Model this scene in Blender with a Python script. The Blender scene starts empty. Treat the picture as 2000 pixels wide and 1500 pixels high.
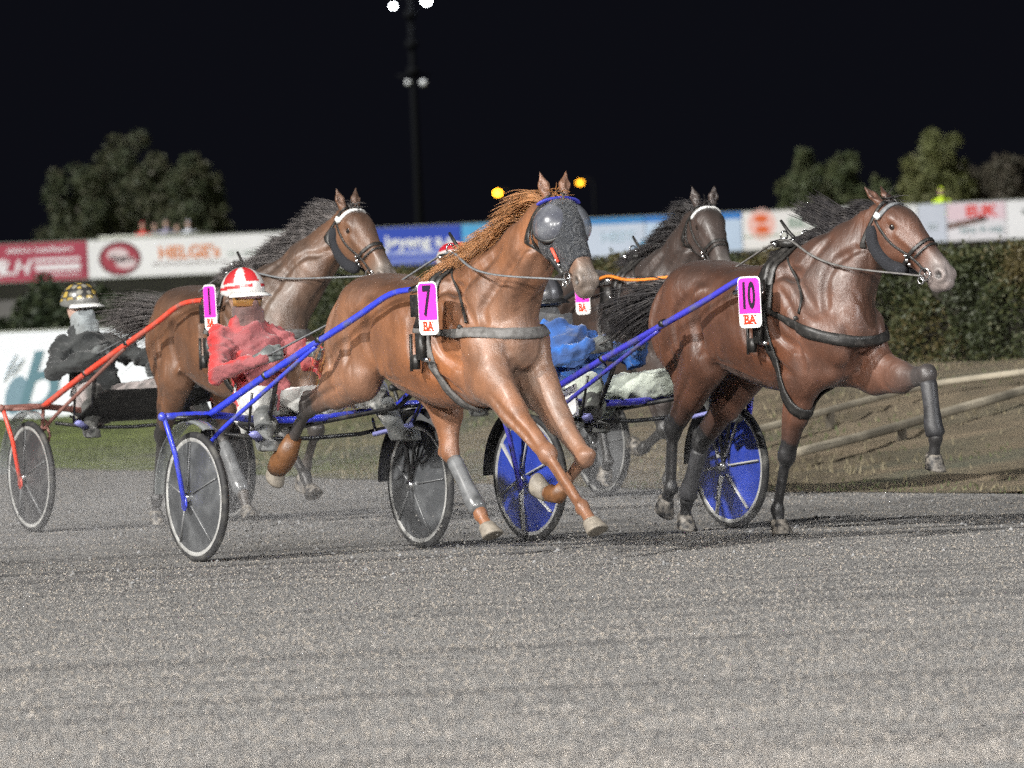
import bpy, math, random
import numpy as np
from math import radians, sin, cos, atan, pi
from mathutils import Vector, Matrix

sc = bpy.context.scene
rng = np.random.default_rng(7)
random.seed(7)
V = lambda *a: np.array(a, float)

# ------------------------------------------------------------------ camera
FP = 15975.0; CAMH = 1.4
pit = atan(175 / FP); rol = radians(2.5)
fw = V(0, cos(pit), -sin(pit)); r0 = V(1, 0, 0); u0 = V(0, sin(pit), cos(pit))
RT = cos(rol) * r0 - sin(rol) * u0; UP = cos(rol) * u0 + sin(rol) * r0
cam = bpy.data.cameras.new('camera'); camo = bpy.data.objects.new('camera', cam)
sc.collection.objects.link(camo)
camo.matrix_world = Matrix(((RT[0], UP[0], -fw[0], 0), (RT[1], UP[1], -fw[1], 0), (RT[2], UP[2], -fw[2], CAMH), (0, 0, 0, 1)))
cam.sensor_width = 36; cam.lens = FP / 2000 * 36
cam.clip_start = 0.5; cam.clip_end = 2000
cam.dof.use_dof = True; cam.dof.focus_distance = 44.5; cam.dof.aperture_fstop = 5.8
sc.camera = camo
# ------------------------------------------------------------------ world: night sky
w = bpy.data.worlds.new('World'); sc.world = w; w.use_nodes = True
bg = w.node_tree.nodes['Background']; bg.inputs[0].default_value = (0.0028, 0.0030, 0.0048, 1); bg.inputs[1].default_value = 1.0
# ------------------------------------------------------------------ floodlights of the track
def sun(name, az, el, st, ang, col):
    l = bpy.data.lights.new(name, 'SUN'); l.energy = st; l.angle = radians(ang); l.color = col
    o = bpy.data.objects.new(name, l); sc.collection.objects.link(o)
    d = Vector((sin(radians(az)) * cos(radians(el)), -cos(radians(az)) * cos(radians(el)), sin(radians(el))))
    o.rotation_euler = d.to_track_quat('Z', 'Y').to_euler(); return o
def spot(name, loc, tgt, power, rad, col):
    l = bpy.data.lights.new(name, 'SPOT'); l.energy = power; l.shadow_soft_size = rad; l.color = col
    l.spot_size = radians(75); l.spot_blend = 0.6
    o = bpy.data.objects.new(name, l); sc.collection.objects.link(o); o.location = loc
    o.rotation_euler = (Vector(loc) - Vector(tgt)).to_track_quat('Z', 'Y').to_euler(); return o
sun('floodlight_key', -54, 33, 3.5, 1.8, (1, .97, .92))
spot('floodlight', (-30, -8, 19), (0, 46, 1), 62000, .6, (1, .97, .93))
spot('floodlight', (-14, -16, 19), (0, 46, 1), 62000, .6, (1, .97, .93))
spot('floodlight', (6, -16, 19), (0, 46, 1), 38000, .6, (1, .97, .93))
spot('floodlight', (42, 20, 20), (0, 48, 1), 34000, .8, (.95, .97, 1))
sc.view_settings.view_transform = 'Standard'; sc.view_settings.look = 'None'; sc.view_settings.gamma = 1
sc.view_settings.exposure = 0.44
sc.render.engine = 'CYCLES'
sc.cycles.use_denoising = False
sc.cycles.use_adaptive_sampling = True; sc.cycles.adaptive_threshold = 0.12; sc.cycles.adaptive_min_samples = 16

# ------------------------------------------------------------------ pixel helper (measuring only: returns a real 3-D point at distance D)
def at(px, py, D):
    d = fw + RT * (px - 1000) / FP - UP * (py - 750) / FP
    return V(0, 0, CAMH) + d * (D / d[1])
def G(px, py, z=0.):
    d = fw + RT * (px - 1000) / FP - UP * (py - 750) / FP
    return V(0, 0, CAMH) + d * ((z - CAMH) / d[2])

# ------------------------------------------------------------------ materials
def srgb(c):
    c = np.array(c, float); return tuple(np.where(c <= .04045, c / 12.92, ((c + .055) / 1.055) ** 2.4)) + (1,)
def mat(name, col, rough=.6, metal=0, noise=None, bump=None, coat=0, spec=.5, alpha=1, emit=None, attr=None, sheen=0):
    m = bpy.data.materials.new(name); m.use_nodes = True; nt = m.node_tree; N = nt.nodes; L = nt.links
    b = N['Principled BSDF']; b.inputs['Base Color'].default_value = (*col, 1); b.inputs['Roughness'].default_value = rough
    b.inputs['Metallic'].default_value = metal; b.inputs['Coat Weight'].default_value = coat; b.inputs['Coat Roughness'].default_value = .25
    b.inputs['Specular IOR Level'].default_value = spec; b.inputs['Alpha'].default_value = alpha
    b.inputs['Sheen Weight'].default_value = sheen
    if emit: b.inputs['Emission Color'].default_value = (*emit[0], 1); b.inputs['Emission Strength'].default_value = emit[1]
    tc = N.new('ShaderNodeTexCoord'); src = None
    if attr:
        a = N.new('ShaderNodeAttribute'); a.attribute_name = attr; src = a.outputs['Color']
    if noise:  # (scale, second colour or factor, contrast, stretch)
        sc_, c2, lo, hi = noise[:4]
        mp = N.new('ShaderNodeMapping'); L.new(tc.outputs['Object'], mp.inputs[0])
        if len(noise) > 4: mp.inputs['Scale'].default_value = noise[4]
        n = N.new('ShaderNodeTexNoise'); n.inputs['Scale'].default_value = sc_; n.inputs['Detail'].default_value = 6; L.new(mp.outputs[0], n.inputs['Vector'])
        r = N.new('ShaderNodeMapRange'); r.inputs[1].default_value = lo; r.inputs[2].default_value = hi; L.new(n.outputs[0], r.inputs[0])
        mx = N.new('ShaderNodeMix'); mx.data_type = 'RGBA'; L.new(r.outputs[0], mx.inputs[0])
        if src: L.new(src, mx.inputs[6])
        else: mx.inputs[6].default_value = (*col, 1)
        if isinstance(c2, (float, int)):
            if src:
                mm = N.new('ShaderNodeMix'); mm.data_type = 'RGBA'; mm.blend_type = 'MULTIPLY'; mm.inputs[0].default_value = 1
                L.new(src, mm.inputs[6]); mm.inputs[7].default_value = (c2, c2, c2, 1); L.new(mm.outputs[2], mx.inputs[7])
            else: mx.inputs[7].default_value = (col[0] * c2, col[1] * c2, col[2] * c2, 1)
        else: mx.inputs[7].default_value = (*c2, 1)
        src = mx.outputs[2]
        L.new(src, b.inputs['Base Color'])
    elif src: L.new(src, b.inputs['Base Color'])
    if bump:  # list of (scale, strength, distance, stretch)
        prev = None
        for bb in bump:
            mp = N.new('ShaderNodeMapping'); L.new(tc.outputs['Object'], mp.inputs[0])
            if len(bb) > 3: mp.inputs['Scale'].default_value = bb[3]
            n = N.new('ShaderNodeTexNoise'); n.inputs['Scale'].default_value = bb[0]; n.inputs['Detail'].default_value = 4; L.new(mp.outputs[0], n.inputs['Vector'])
            if len(bb) > 4: n.inputs['Distortion'].default_value = bb[4]
            u = N.new('ShaderNodeBump'); u.inputs['Strength'].default_value = bb[1]; u.inputs['Distance'].default_value = bb[2]
            L.new(n.outputs[0], u.inputs['Height'])
            if prev: L.new(prev.outputs[0], u.inputs['Normal'])
            prev = u
        L.new(prev.outputs[0], b.inputs['Normal'])
    return m

# ------------------------------------------------------------------ object helpers
def link(o): sc.collection.objects.link(o); return o
def mesh_obj(name, verts, faces, m=None, parent=None, smooth=True, col=None, mats=None, fm=None):
    me = bpy.data.meshes.new(name)
    verts = np.asarray(verts, np.float32)
    if isinstance(faces, np.ndarray):
        k = faces.shape[1]; me.vertices.add(len(verts)); me.vertices.foreach_set('co', verts.ravel())
        me.loops.add(faces.size); me.loops.foreach_set('vertex_index', faces.ravel().astype(np.int32))
        me.polygons.add(len(faces)); me.polygons.foreach_set('loop_start', (np.arange(len(faces)) * k).astype(np.int32))
        me.polygons.foreach_set('loop_total', np.full(len(faces), k, np.int32)); me.update(calc_edges=True)
    else:
        me.from_pydata([tuple(map(float, v)) for v in verts], [], faces)
    if smooth: me.polygons.foreach_set('use_smooth', np.ones(len(me.polygons), bool))
    if col is not None:
        a = me.color_attributes.new('Col', 'FLOAT_COLOR', 'POINT')
        a.data.foreach_set('color', np.c_[col, np.ones(len(col))].astype(np.float32).ravel())
    for mm in (mats or ([m] if m else [])): me.materials.append(mm)
    if fm is not None: me.polygons.foreach_set('material_index', np.asarray(fm, np.int32))
    me.update()
    o = bpy.data.objects.new(name, me); link(o)
    if parent is not None: o.parent = parent
    return o
def thing(name, label, cat, loc=(0, 0, 0), rz=0, group=None):
    o = bpy.data.objects.new(name, None); link(o); o.location = tuple(map(float, loc)); o.rotation_euler = (0, 0, rz)
    o['label'] = label; o['category'] = cat; o.empty_display_size = .1
    if group: o['group'] = group
    return o
def tag(o, label=None, cat=None, group=None, kind=None):
    if label: o['label'] = label
    if cat: o['category'] = cat
    if group: o['group'] = group
    if kind: o['kind'] = kind
    return o
class MB:
    """collects primitive shapes into one mesh"""
    def __init__(s): s.v = []; s.f = []; s.m = []
    def add(s, v, f, mi=0):
        b = len(s.v); s.v += [tuple(map(float, p)) for p in v]; s.f += [tuple(i + b for i in q) for q in f]; s.m += [mi] * len(f); return s
    def box(s, c, size, R=None, mi=0):
        x, y, z = [a / 2 for a in size]
        p = np.array([(i * x, j * y, k * z) for i in (-1, 1) for j in (-1, 1) for k in (-1, 1)])
        if R is not None: p = p @ np.array(R).T
        return s.add(p + np.array(c), [(0, 1, 3, 2), (4, 6, 7, 5), (0, 4, 5, 1), (2, 3, 7, 6), (0, 2, 6, 4), (1, 5, 7, 3)], mi)
    def tube(s, pts, r, n=8, mi=0, cap=True, flat=None):
        pts = np.array(pts, float); k = len(pts); r = np.broadcast_to(np.array(r, float), (k,))
        t = np.gradient(pts, axis=0); t /= np.linalg.norm(t, axis=1)[:, None] + 1e-9
        u = np.cross(t[0], (0, 0, 1)); u = u if np.linalg.norm(u) > .1 else np.cross(t[0], (0, 1, 0)); u /= np.linalg.norm(u)
        vs = []
        for i in range(k):
            u = u - t[i] * (u @ t[i]); u /= np.linalg.norm(u); w_ = np.cross(t[i], u)
            for j in range(n):
                a = 2 * pi * j / n; vs.append(pts[i] + r[i] * (cos(a) * u + sin(a) * w_ * (flat or 1)))
        f = [(i * n + j, i * n + (j + 1) % n, (i + 1) * n + (j + 1) % n, (i + 1) * n + j) for i in range(k - 1) for j in range(n)]
        if cap: f += [tuple(range(n))[::-1], tuple((k - 1) * n + j for j in range(n))]
        return s.add(vs, f, mi)
    def lathe(s, prof, c, axis, n=32, mi=0, a0=0, a1=2 * pi):
        """prof: (axial, radius) pairs round the axis through c"""
        axis = np.array(axis, float); axis /= np.linalg.norm(axis)
        u = np.cross(axis, (0, 0, 1)); u = u if np.linalg.norm(u) > .1 else np.cross(axis, (1, 0, 0)); u /= np.linalg.norm(u); w_ = np.cross(axis, u)
        full = abs(a1 - a0 - 2 * pi) < 1e-6; m = n if full else n + 1; vs = []
        for (h, r) in prof:
            for j in range(m):
                a = a0 + (a1 - a0) * j / n; vs.append(np.array(c) + axis * h + r * (cos(a) * u + sin(a) * w_))
        f = []
        for i in range(len(prof) - 1):
            for j in range(n):
                j2 = (j + 1) % m if full else j + 1; f.append((i * m + j, i * m + j2, (i + 1) * m + j2, (i + 1) * m + j))
        return s.add(vs, f, mi)
    def ball(s, c, r, n=10, mi=0, R=None):
        r = np.broadcast_to(np.array(r, float), (3,)); vs = [];
        for i in range(n + 1):
            for j in range(2 * n):
                a = pi * i / n; b = pi * j / n; p = np.array([sin(a) * cos(b), sin(a) * sin(b), cos(a)]) * r
                vs.append(p if R is None else np.array(R) @ p)
        f = [(i * 2 * n + j, i * 2 * n + (j + 1) % (2 * n), (i + 1) * 2 * n + (j + 1) % (2 * n), (i + 1) * 2 * n + j) for i in range(n) for j in range(2 * n)]
        return s.add(np.array(vs) + np.array(c), f, mi)
    def build(s, name, m, parent=None, smooth=True):
        mats = m if isinstance(m, (list, tuple)) else [m]
        return mesh_obj(name, s.v, s.f, None, parent, smooth, mats=mats, fm=s.m)
def bez(p0, p1, p2, n=10):
    t = np.linspace(0, 1, n)[:, None]; p0, p1, p2 = map(np.array, (p0, p1, p2)); return (1 - t) ** 2 * p0 + 2 * t * (1 - t) * p1 + t * t * p2
def smoothpath(P, n=8):
    P = np.array(P, float)
    if len(P) < 3: return np.array([P[0] + (P[-1] - P[0]) * t for t in np.linspace(0, 1, n)])
    Q = np.vstack([2 * P[0] - P[1], P, 2 * P[-1] - P[-2]]); out = []
    for i in range(1, len(Q) - 2):
        for t in np.linspace(0, 1, n, endpoint=False):
            a, b, c, d = Q[i - 1:i + 3]; out.append(.5 * (2 * b + (c - a) * t + (2 * a - 5 * b + 4 * c - d) * t * t + (3 * b - a - 3 * c + d) * t ** 3))
    return np.array(out + [P[-1]])
def text(name, s, size, m, parent, loc, R, sx=1., bold=0., shear=0., ext=.004):
    cu = bpy.data.curves.new(name, 'FONT'); cu.body = s; cu.size = size; cu.extrude = ext; cu.offset = bold; cu.shear = shear
    cu.align_x = 'CENTER'; cu.align_y = 'CENTER'; cu.resolution_u = 3
    t = bpy.data.objects.new(name, cu); link(t); bpy.context.view_layer.update()
    me = bpy.data.meshes.new_from_object(t.evaluated_get(bpy.context.evaluated_depsgraph_get()))
    bpy.data.objects.remove(t); n = len(me.vertices); co = np.empty(n * 3, np.float32); me.vertices.foreach_get('co', co); co = co.reshape(-1, 3)
    co[:, 0] -= (co[:, 0].min() + co[:, 0].max()) / 2; co[:, 1] -= (co[:, 1].min() + co[:, 1].max()) / 2
    co[:, 0] *= sx; co = co @ np.array(R).T + np.array(loc); me.vertices.foreach_set('co', co.astype(np.float32).ravel())
    me.materials.clear(); me.materials.append(m); me.update()
    o = bpy.data.objects.new(name, me); link(o)
    if parent is not None: o.parent = parent
    return o

# ------------------------------------------------------------------ implicit bodies -> one continuous mesh (surface nets)
class Field:
    def __init__(s, lo, hi, vox):
        s.lo = np.array(lo, float); s.vox = vox; s.n = np.ceil((np.array(hi) - s.lo) / vox).astype(int) + 1
        s.F = np.full(s.n, .3, np.float32); s.ax = [(s.lo[i] + vox * np.arange(s.n[i])).astype(np.float32) for i in range(3)]
    def region(s, lo, hi):
        a = np.clip(((np.array(lo) - s.lo) / s.vox).astype(int), 0, s.n - 1); b = np.clip(((np.array(hi) - s.lo) / s.vox).astype(int) + 2, 1, s.n)
        sl = tuple(slice(a[i], b[i]) for i in range(3))
        X, Y, Z = np.meshgrid(*[s.ax[i][sl[i]] for i in range(3)], indexing='ij', sparse=True); return sl, X, Y, Z
    def merge(s, sl, d, k, sub=False):
        f = s.F[sl]
        if sub: f = -f
        if k > 0:
            h = np.maximum(k - np.abs(f - d), 0) / k; r = np.minimum(f, d) - h * h * k * .25
        else: r = np.minimum(f, d)
        if sub: r = -r
        s.F[sl] = r
    def cap(s, a, b, ra, rb, side=(0, 1, 0), k=.04, sub=False, off=0.):
        a = np.array(a, float); b = np.array(b, float)
        ra = np.broadcast_to(np.array(ra, float), (2,)) + off; rb = np.broadcast_to(np.array(rb, float), (2,)) + off
        m = max(ra.max(), rb.max()) + k + .02
        sl, X, Y, Z = s.region(np.minimum(a, b) - m, np.maximum(a, b) + m)
        ab = b - a; L = np.linalg.norm(ab); d = ab / max(L, 1e-6)
        sd = np.array(side, float); sd = sd - d * (sd @ d); sd /= np.linalg.norm(sd); tt = np.cross(d, sd)
        x, y, z = X - a[0], Y - a[1], Z - a[2]
        w_ = x * d[0] + y * d[1] + z * d[2]; t = np.clip(w_ / max(L, 1e-6), 0, 1); w_ = w_ - t * L
        u = x * sd[0] + y * sd[1] + z * sd[2]; v = x * tt[0] + y * tt[1] + z * tt[2]
        r1 = ra[0] + (rb[0] - ra[0]) * t; r2 = ra[1] + (rb[1] - ra[1]) * t; r3 = np.minimum(r1, r2)
        q = np.sqrt(u * u + v * v + w_ * w_) + 1e-5; kk = np.sqrt((u / r1) ** 2 + (v / r2) ** 2 + (w_ / r3) ** 2) + 1e-5
        s.merge(sl, (q - q / kk).astype(np.float32), k, sub); return s
    def ell(s, c, r, R=None, k=.04, sub=False, off=0.):
        c = np.array(c, float); r = np.array(r, float) + off; m = r.max() + k + .02
        sl, X, Y, Z = s.region(c - m, c + m); x, y, z = X - c[0], Y - c[1], Z - c[2]
        R = np.eye(3) if R is None else np.array(R)
        p = [x * R[0, i] + y * R[1, i] + z * R[2, i] for i in range(3)]
        q = np.sqrt(x * x + y * y + z * z) + 1e-5; kk = np.sqrt(sum((p[i] / r[i]) ** 2 for i in range(3))) + 1e-5
        s.merge(sl, (q - q / kk).astype(np.float32), k, sub); return s
    def loft(s, st, o, A, S, D, k=.04, pw=2.3, off=0.):
        """stations (a, dc, hd, hs) along axis A from o; D up, S side"""
        st = np.array(st, float); o, A, S, D = map(lambda q: np.array(q, float), (o, A, S, D))
        m = max(st[:, 2].max(), st[:, 3].max()) + abs(st[:, 1]).max() + .06; p0 = o + A * st[0, 0]; p1 = o + A * st[-1, 0]
        sl, X, Y, Z = s.region(np.minimum(p0, p1) - m, np.maximum(p0, p1) + m); x, y, z = X - o[0], Y - o[1], Z - o[2]
        a = x * A[0] + y * A[1] + z * A[2]; u = x * S[0] + y * S[1] + z * S[2]; v = x * D[0] + y * D[1] + z * D[2]
        P = smoothpath(st, 6); ac = np.clip(a, st[0, 0], st[-1, 0])
        g = [np.interp(ac, P[:, 0], P[:, i]) for i in (1, 2, 3)]; hd = g[1] + off; hs = g[2] + off; v = v - g[0]; e = a - ac; rm = np.minimum(hd, hs)
        q = np.sqrt(u * u + v * v + e * e) + 1e-5
        kk = (np.abs(u / hs) ** pw + np.abs(v / hd) ** pw + np.abs(e / (rm * .6)) ** pw) ** (1 / pw) + 1e-5
        s.merge(sl, (q - q / kk).astype(np.float32), k); return s
    def cut(s, o, n):  # keep the side the normal points away from
        X, Y, Z = np.meshgrid(*s.ax, indexing='ij', sparse=True); d = (X - o[0]) * n[0] + (Y - o[1]) * n[1] + (Z - o[2]) * n[2]
        s.F = np.maximum(s.F, d.astype(np.float32))
    def sample(s, P):
        P = np.asarray(P, float); q = (P - s.lo) / s.vox; q = np.clip(q, 0, s.n - 1.001); i = q.astype(int); f = q - i; r = 0
        for a in (0, 1):
            for b in (0, 1):
                for c in (0, 1):
                    wgt = (f[..., 0] if a else 1 - f[..., 0]) * (f[..., 1] if b else 1 - f[..., 1]) * (f[..., 2] if c else 1 - f[..., 2])
                    r = r + wgt * s.F[i[..., 0] + a, i[..., 1] + b, i[..., 2] + c]
        return r
    def normal(s, P):
        e = s.vox; P = np.asarray(P, float)
        g = np.stack([s.sample(P + d) - s.sample(P - d) for d in np.eye(3) * e], -1); return g / (np.linalg.norm(g, axis=-1, keepdims=True) + 1e-9)
    def snap(s, P, off=0.):
        P = np.array(P, float)
        for _ in range(6): P = P - s.normal(P) * (s.sample(P) - off)[..., None] * .8
        return P
    def ring(s, c, u, v, a0, a1, n, rmax=.6, off=.0):
        c, u, v = map(lambda q: np.array(q, float), (c, u, v)); a = np.radians(np.linspace(a0, a1, n))
        d = np.cos(a)[:, None] * u + np.sin(a)[:, None] * v; rs = np.linspace(0, rmax, 240)
        P = c + d[:, None, :] * rs[None, :, None]; f = s.sample(P); out = []
        for i in range(n):
            k = np.argmax(f[i] > off) if (f[i] > off).any() else len(rs) - 1; out.append(P[i, k])
        out = np.array(out)
        return out
    def mesh(s):
        F = s.F; ins = F < 0; n = F.shape
        c = sum(ins[a:n[0] - 1 + a, b:n[1] - 1 + b, d:n[2] - 1 + d].astype(np.int8) for a in (0, 1) for b in (0, 1) for d in (0, 1))
        I = np.argwhere((c > 0) & (c < 8)); idx = -np.ones((n[0] - 1, n[1] - 1, n[2] - 1), np.int32); idx[I[:, 0], I[:, 1], I[:, 2]] = np.arange(len(I))
        acc = np.zeros((len(I), 3)); cnt = np.zeros(len(I)); cor = [(a, b, d) for a in (0, 1) for b in (0, 1) for d in (0, 1)]
        val = {q: F[I[:, 0] + q[0], I[:, 1] + q[1], I[:, 2] + q[2]] for q in cor}
        for q in cor:
            for ax in range(3):
                if q[ax] == 0:
                    q2 = list(q); q2[ax] = 1; q2 = tuple(q2); A, B = val[q], val[q2]; m = (A < 0) != (B < 0); t = np.where(m, A / np.where(m, A - B, 1), 0)
                    p = np.array(q, float)[None, :].repeat(len(I), 0); p[:, ax] += t; acc[m] += p[m]; cnt[m] += 1
        vt = s.lo + (I + acc / cnt[:, None]) * s.vox; faces = []
        for ax in range(3):
            o1, o2 = [(1, 2), (2, 0), (0, 1)][ax]; sh = [slice(1, -1)] * 3; sh[ax] = slice(0, -1); sh2 = list(sh); sh2[ax] = slice(1, None)
            A = ins[tuple(sh)]; B = ins[tuple(sh2)]; E_ = np.argwhere(A != B); 
            if len(E_) == 0: continue
            flip = A[E_[:, 0], E_[:, 1], E_[:, 2]]; base = E_ + 1; base[:, ax] -= 1
            e1 = np.eye(3, dtype=int)[o1]; e2 = np.eye(3, dtype=int)[o2]
            qs = [base - e1 - e2, base - e2, base, base - e1]
            qd = np.stack([idx[q[:, 0], q[:, 1], q[:, 2]] for q in qs], 1); qd[~flip] = qd[~flip][:, ::-1]; faces.append(qd)
        Fc = np.vstack(faces).astype(np.int32)
        # light smoothing
        E2 = np.vstack([Fc[:, [i, (i + 1) % 4]] for i in range(4)]); 
        for _ in range(2):
            sm = np.zeros_like(vt); ct = np.zeros(len(vt))
            for i in range(3): sm[:, i] = np.bincount(E2[:, 0], vt[E2[:, 1], i], len(vt)) + np.bincount(E2[:, 1], vt[E2[:, 0], i], len(vt))
            ct = np.bincount(E2[:, 0], minlength=len(vt)) + np.bincount(E2[:, 1], minlength=len(vt)); vt = vt * .5 + .5 * sm / ct[:, None]
        return vt, Fc
def ribbon(F, P, width, th, wdir=None, off=.003, rad=None):
    """strap lying on the surface of field F along path P"""
    P = np.array(P, float); n = len(P); N = F.normal(P) if F is not None else None
    t = np.gradient(P, axis=0); t /= np.linalg.norm(t, axis=1)[:, None] + 1e-9
    if wdir is not None: W_ = np.array(wdir, float)[None].repeat(n, 0); W_ -= N * (W_ * N).sum(1)[:, None]
    else: W_ = np.cross(t, N)
    W_ /= np.linalg.norm(W_, axis=1)[:, None] + 1e-9
    w2 = np.broadcast_to(np.array(width, float), (n,))[:, None] / 2
    rows = []
    for a in (-1, -.33, .33, 1):
        q = P + W_ * w2 * a
        if F is not None:
            q = F.snap(q, off)
            for _ in range(14):      # leather bridges the hollows instead of sinking into them
                q[1:-1] = (q[:-2] + 2 * q[1:-1] + q[2:]) / 4; m_ = F.sample(q) < off
                if m_.any(): q[m_] = F.snap(q[m_], off)
        rows.append(q)
    vs = []
    for i in range(n):
        nn = N[i]
        for a in range(4): vs.append(rows[a][i] + nn * th)
        for a in (3, 2, 1, 0): vs.append(rows[a][i] - nn * .002)
    f = [(i * 8 + j, i * 8 + (j + 1) % 8, (i + 1) * 8 + (j + 1) % 8, (i + 1) * 8 + j) for i in range(n - 1) for j in range(8)]
    f += [tuple(range(8))[::-1], tuple((n - 1) * 8 + j for j in range(8))]
    return vs, f
def strands(roots, dirs, length, rad, drift, grav, seg=6, jit=.25, curl=.02, seedn=1, clump=None):
    """hair: every strand a tapering three-sided tube that starts at a root, leaves along dirs and bends with drift"""
    g = np.random.default_rng(seedn); n = len(roots); p = np.array(roots, float); d = np.array(dirs, float) + g.normal(0, jit, (n, 3)); d /= np.linalg.norm(d, axis=1)[:, None]
    L = length * g.uniform(.55, 1.1, n); pts = [p.copy()]; wv = g.normal(0, curl, (n, 3)); dr = np.array(drift, float)
    ph = g.uniform(0, 6, n)
    for k in range(seg):
        d = d + (dr + V(0, 0, -grav)) * (1.0 / seg) * 1.6 + wv * np.sin(ph + k * 1.7)[:, None]; d /= np.linalg.norm(d, axis=1)[:, None]
        p = p + d * (L / seg)[:, None]; pts.append(p.copy())
    pts = np.stack(pts, 1); rr = rad * np.linspace(1, .15, seg + 1) * 1.0; vs = np.zeros((n, seg + 1, 3, 3))
    t = np.gradient(pts, axis=1); t /= np.linalg.norm(t, axis=2, keepdims=True) + 1e-9; u = np.cross(t, g.normal(0, 1, (n, 1, 3))); u /= np.linalg.norm(u, axis=2, keepdims=True) + 1e-9; w_ = np.cross(t, u)
    sc_ = g.uniform(.6, 1.3, (n, 1, 1))
    for j in range(3):
        a = 2 * pi * j / 3; vs[:, :, j] = pts + (cos(a) * u + sin(a) * w_) * rr[None, :, None] * sc_
    b = (np.arange(n) * (seg + 1) * 3)[:, None, None]; k = (np.arange(seg) * 3)[None, :, None]; j = np.arange(3)[None, None, :]; j2 = (j + 1) % 3
    f = np.stack(np.broadcast_arrays(b + k + j, b + k + j2, b + k + 3 + j2, b + k + 3 + j), -1).reshape(-1, 4)
    return vs.reshape(-1, 3), f.astype(np.int32)

# ------------------------------------------------------------------ shared materials
M = {}
M['strap'] = mat('black_leather', (.018, .017, .016), .45, noise=(30, (.07, .065, .06), .5, .8), bump=[(120, .3, .002)])
M['dusty_strap'] = mat('dusty_leather', (.16, .155, .15), .65, noise=(25, (.07, .065, .06), .4, .7), bump=[(120, .3, .002)])
M['greystrap'] = mat('grey_rein', (.2, .21, .22), .6, noise=(40, .5, .3, .8))
M['orange'] = mat('orange_rein', (.85, .25, .03), .55)
M['metal'] = mat('steel', (.75, .76, .77), .22, 1)
M['white'] = mat('white_strap', (.78, .78, .76), .5, noise=(25, .6, .55, .8))
M['tyre'] = mat('tyre_rubber', (.02, .02, .021), .7, noise=(14, (.09, .088, .08), .5, .75), bump=[(80, .3, .002)])
M['rim'] = mat('rim_alloy', (.62, .62, .6), .35, .4, noise=(12, .45, .4, .8))
M['black'] = mat('black_plastic', (.015, .015, .016), .4, noise=(12, (.08, .078, .072), .5, .85))
M['fluff'] = mat('black_fleece', (.02, .021, .026), .95, bump=[(220, .9, .008)])
M['hoof'] = mat('hoof_horn', (.25, .22, .18), .6, noise=(30, .5, .35, .8))
M['hoofd'] = mat('dark_hoof_horn', (.07, .065, .06), .6, noise=(30, 1.9, .4, .8))
M['eye'] = mat('horse_eye', (.012, .007, .005), .06, coat=1)
M['magenta'] = mat('magenta_plate', (.78, .045, .52), .45, noise=(6, .8, .5, .9))
M['platew'] = mat('white_plate', (.82, .82, .8), .45)
M['digit'] = mat('digit_black', (.02, .008, .03), .5)
M['red_letter'] = mat('red_letter', (.75, .05, .015), .5)
M['silverboot'] = mat('grey_boot_shell', (.17, .175, .18), .28, noise=(14, .35, .35, .75), coat=.6)
M['brownboot'] = mat('brown_leather_boot', (.17, .075, .03), .45, noise=(18, .45, .4, .75), bump=[(60, .5, .004)])
def nz(v): v = np.array(v, float); return v / np.linalg.norm(v)

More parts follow.
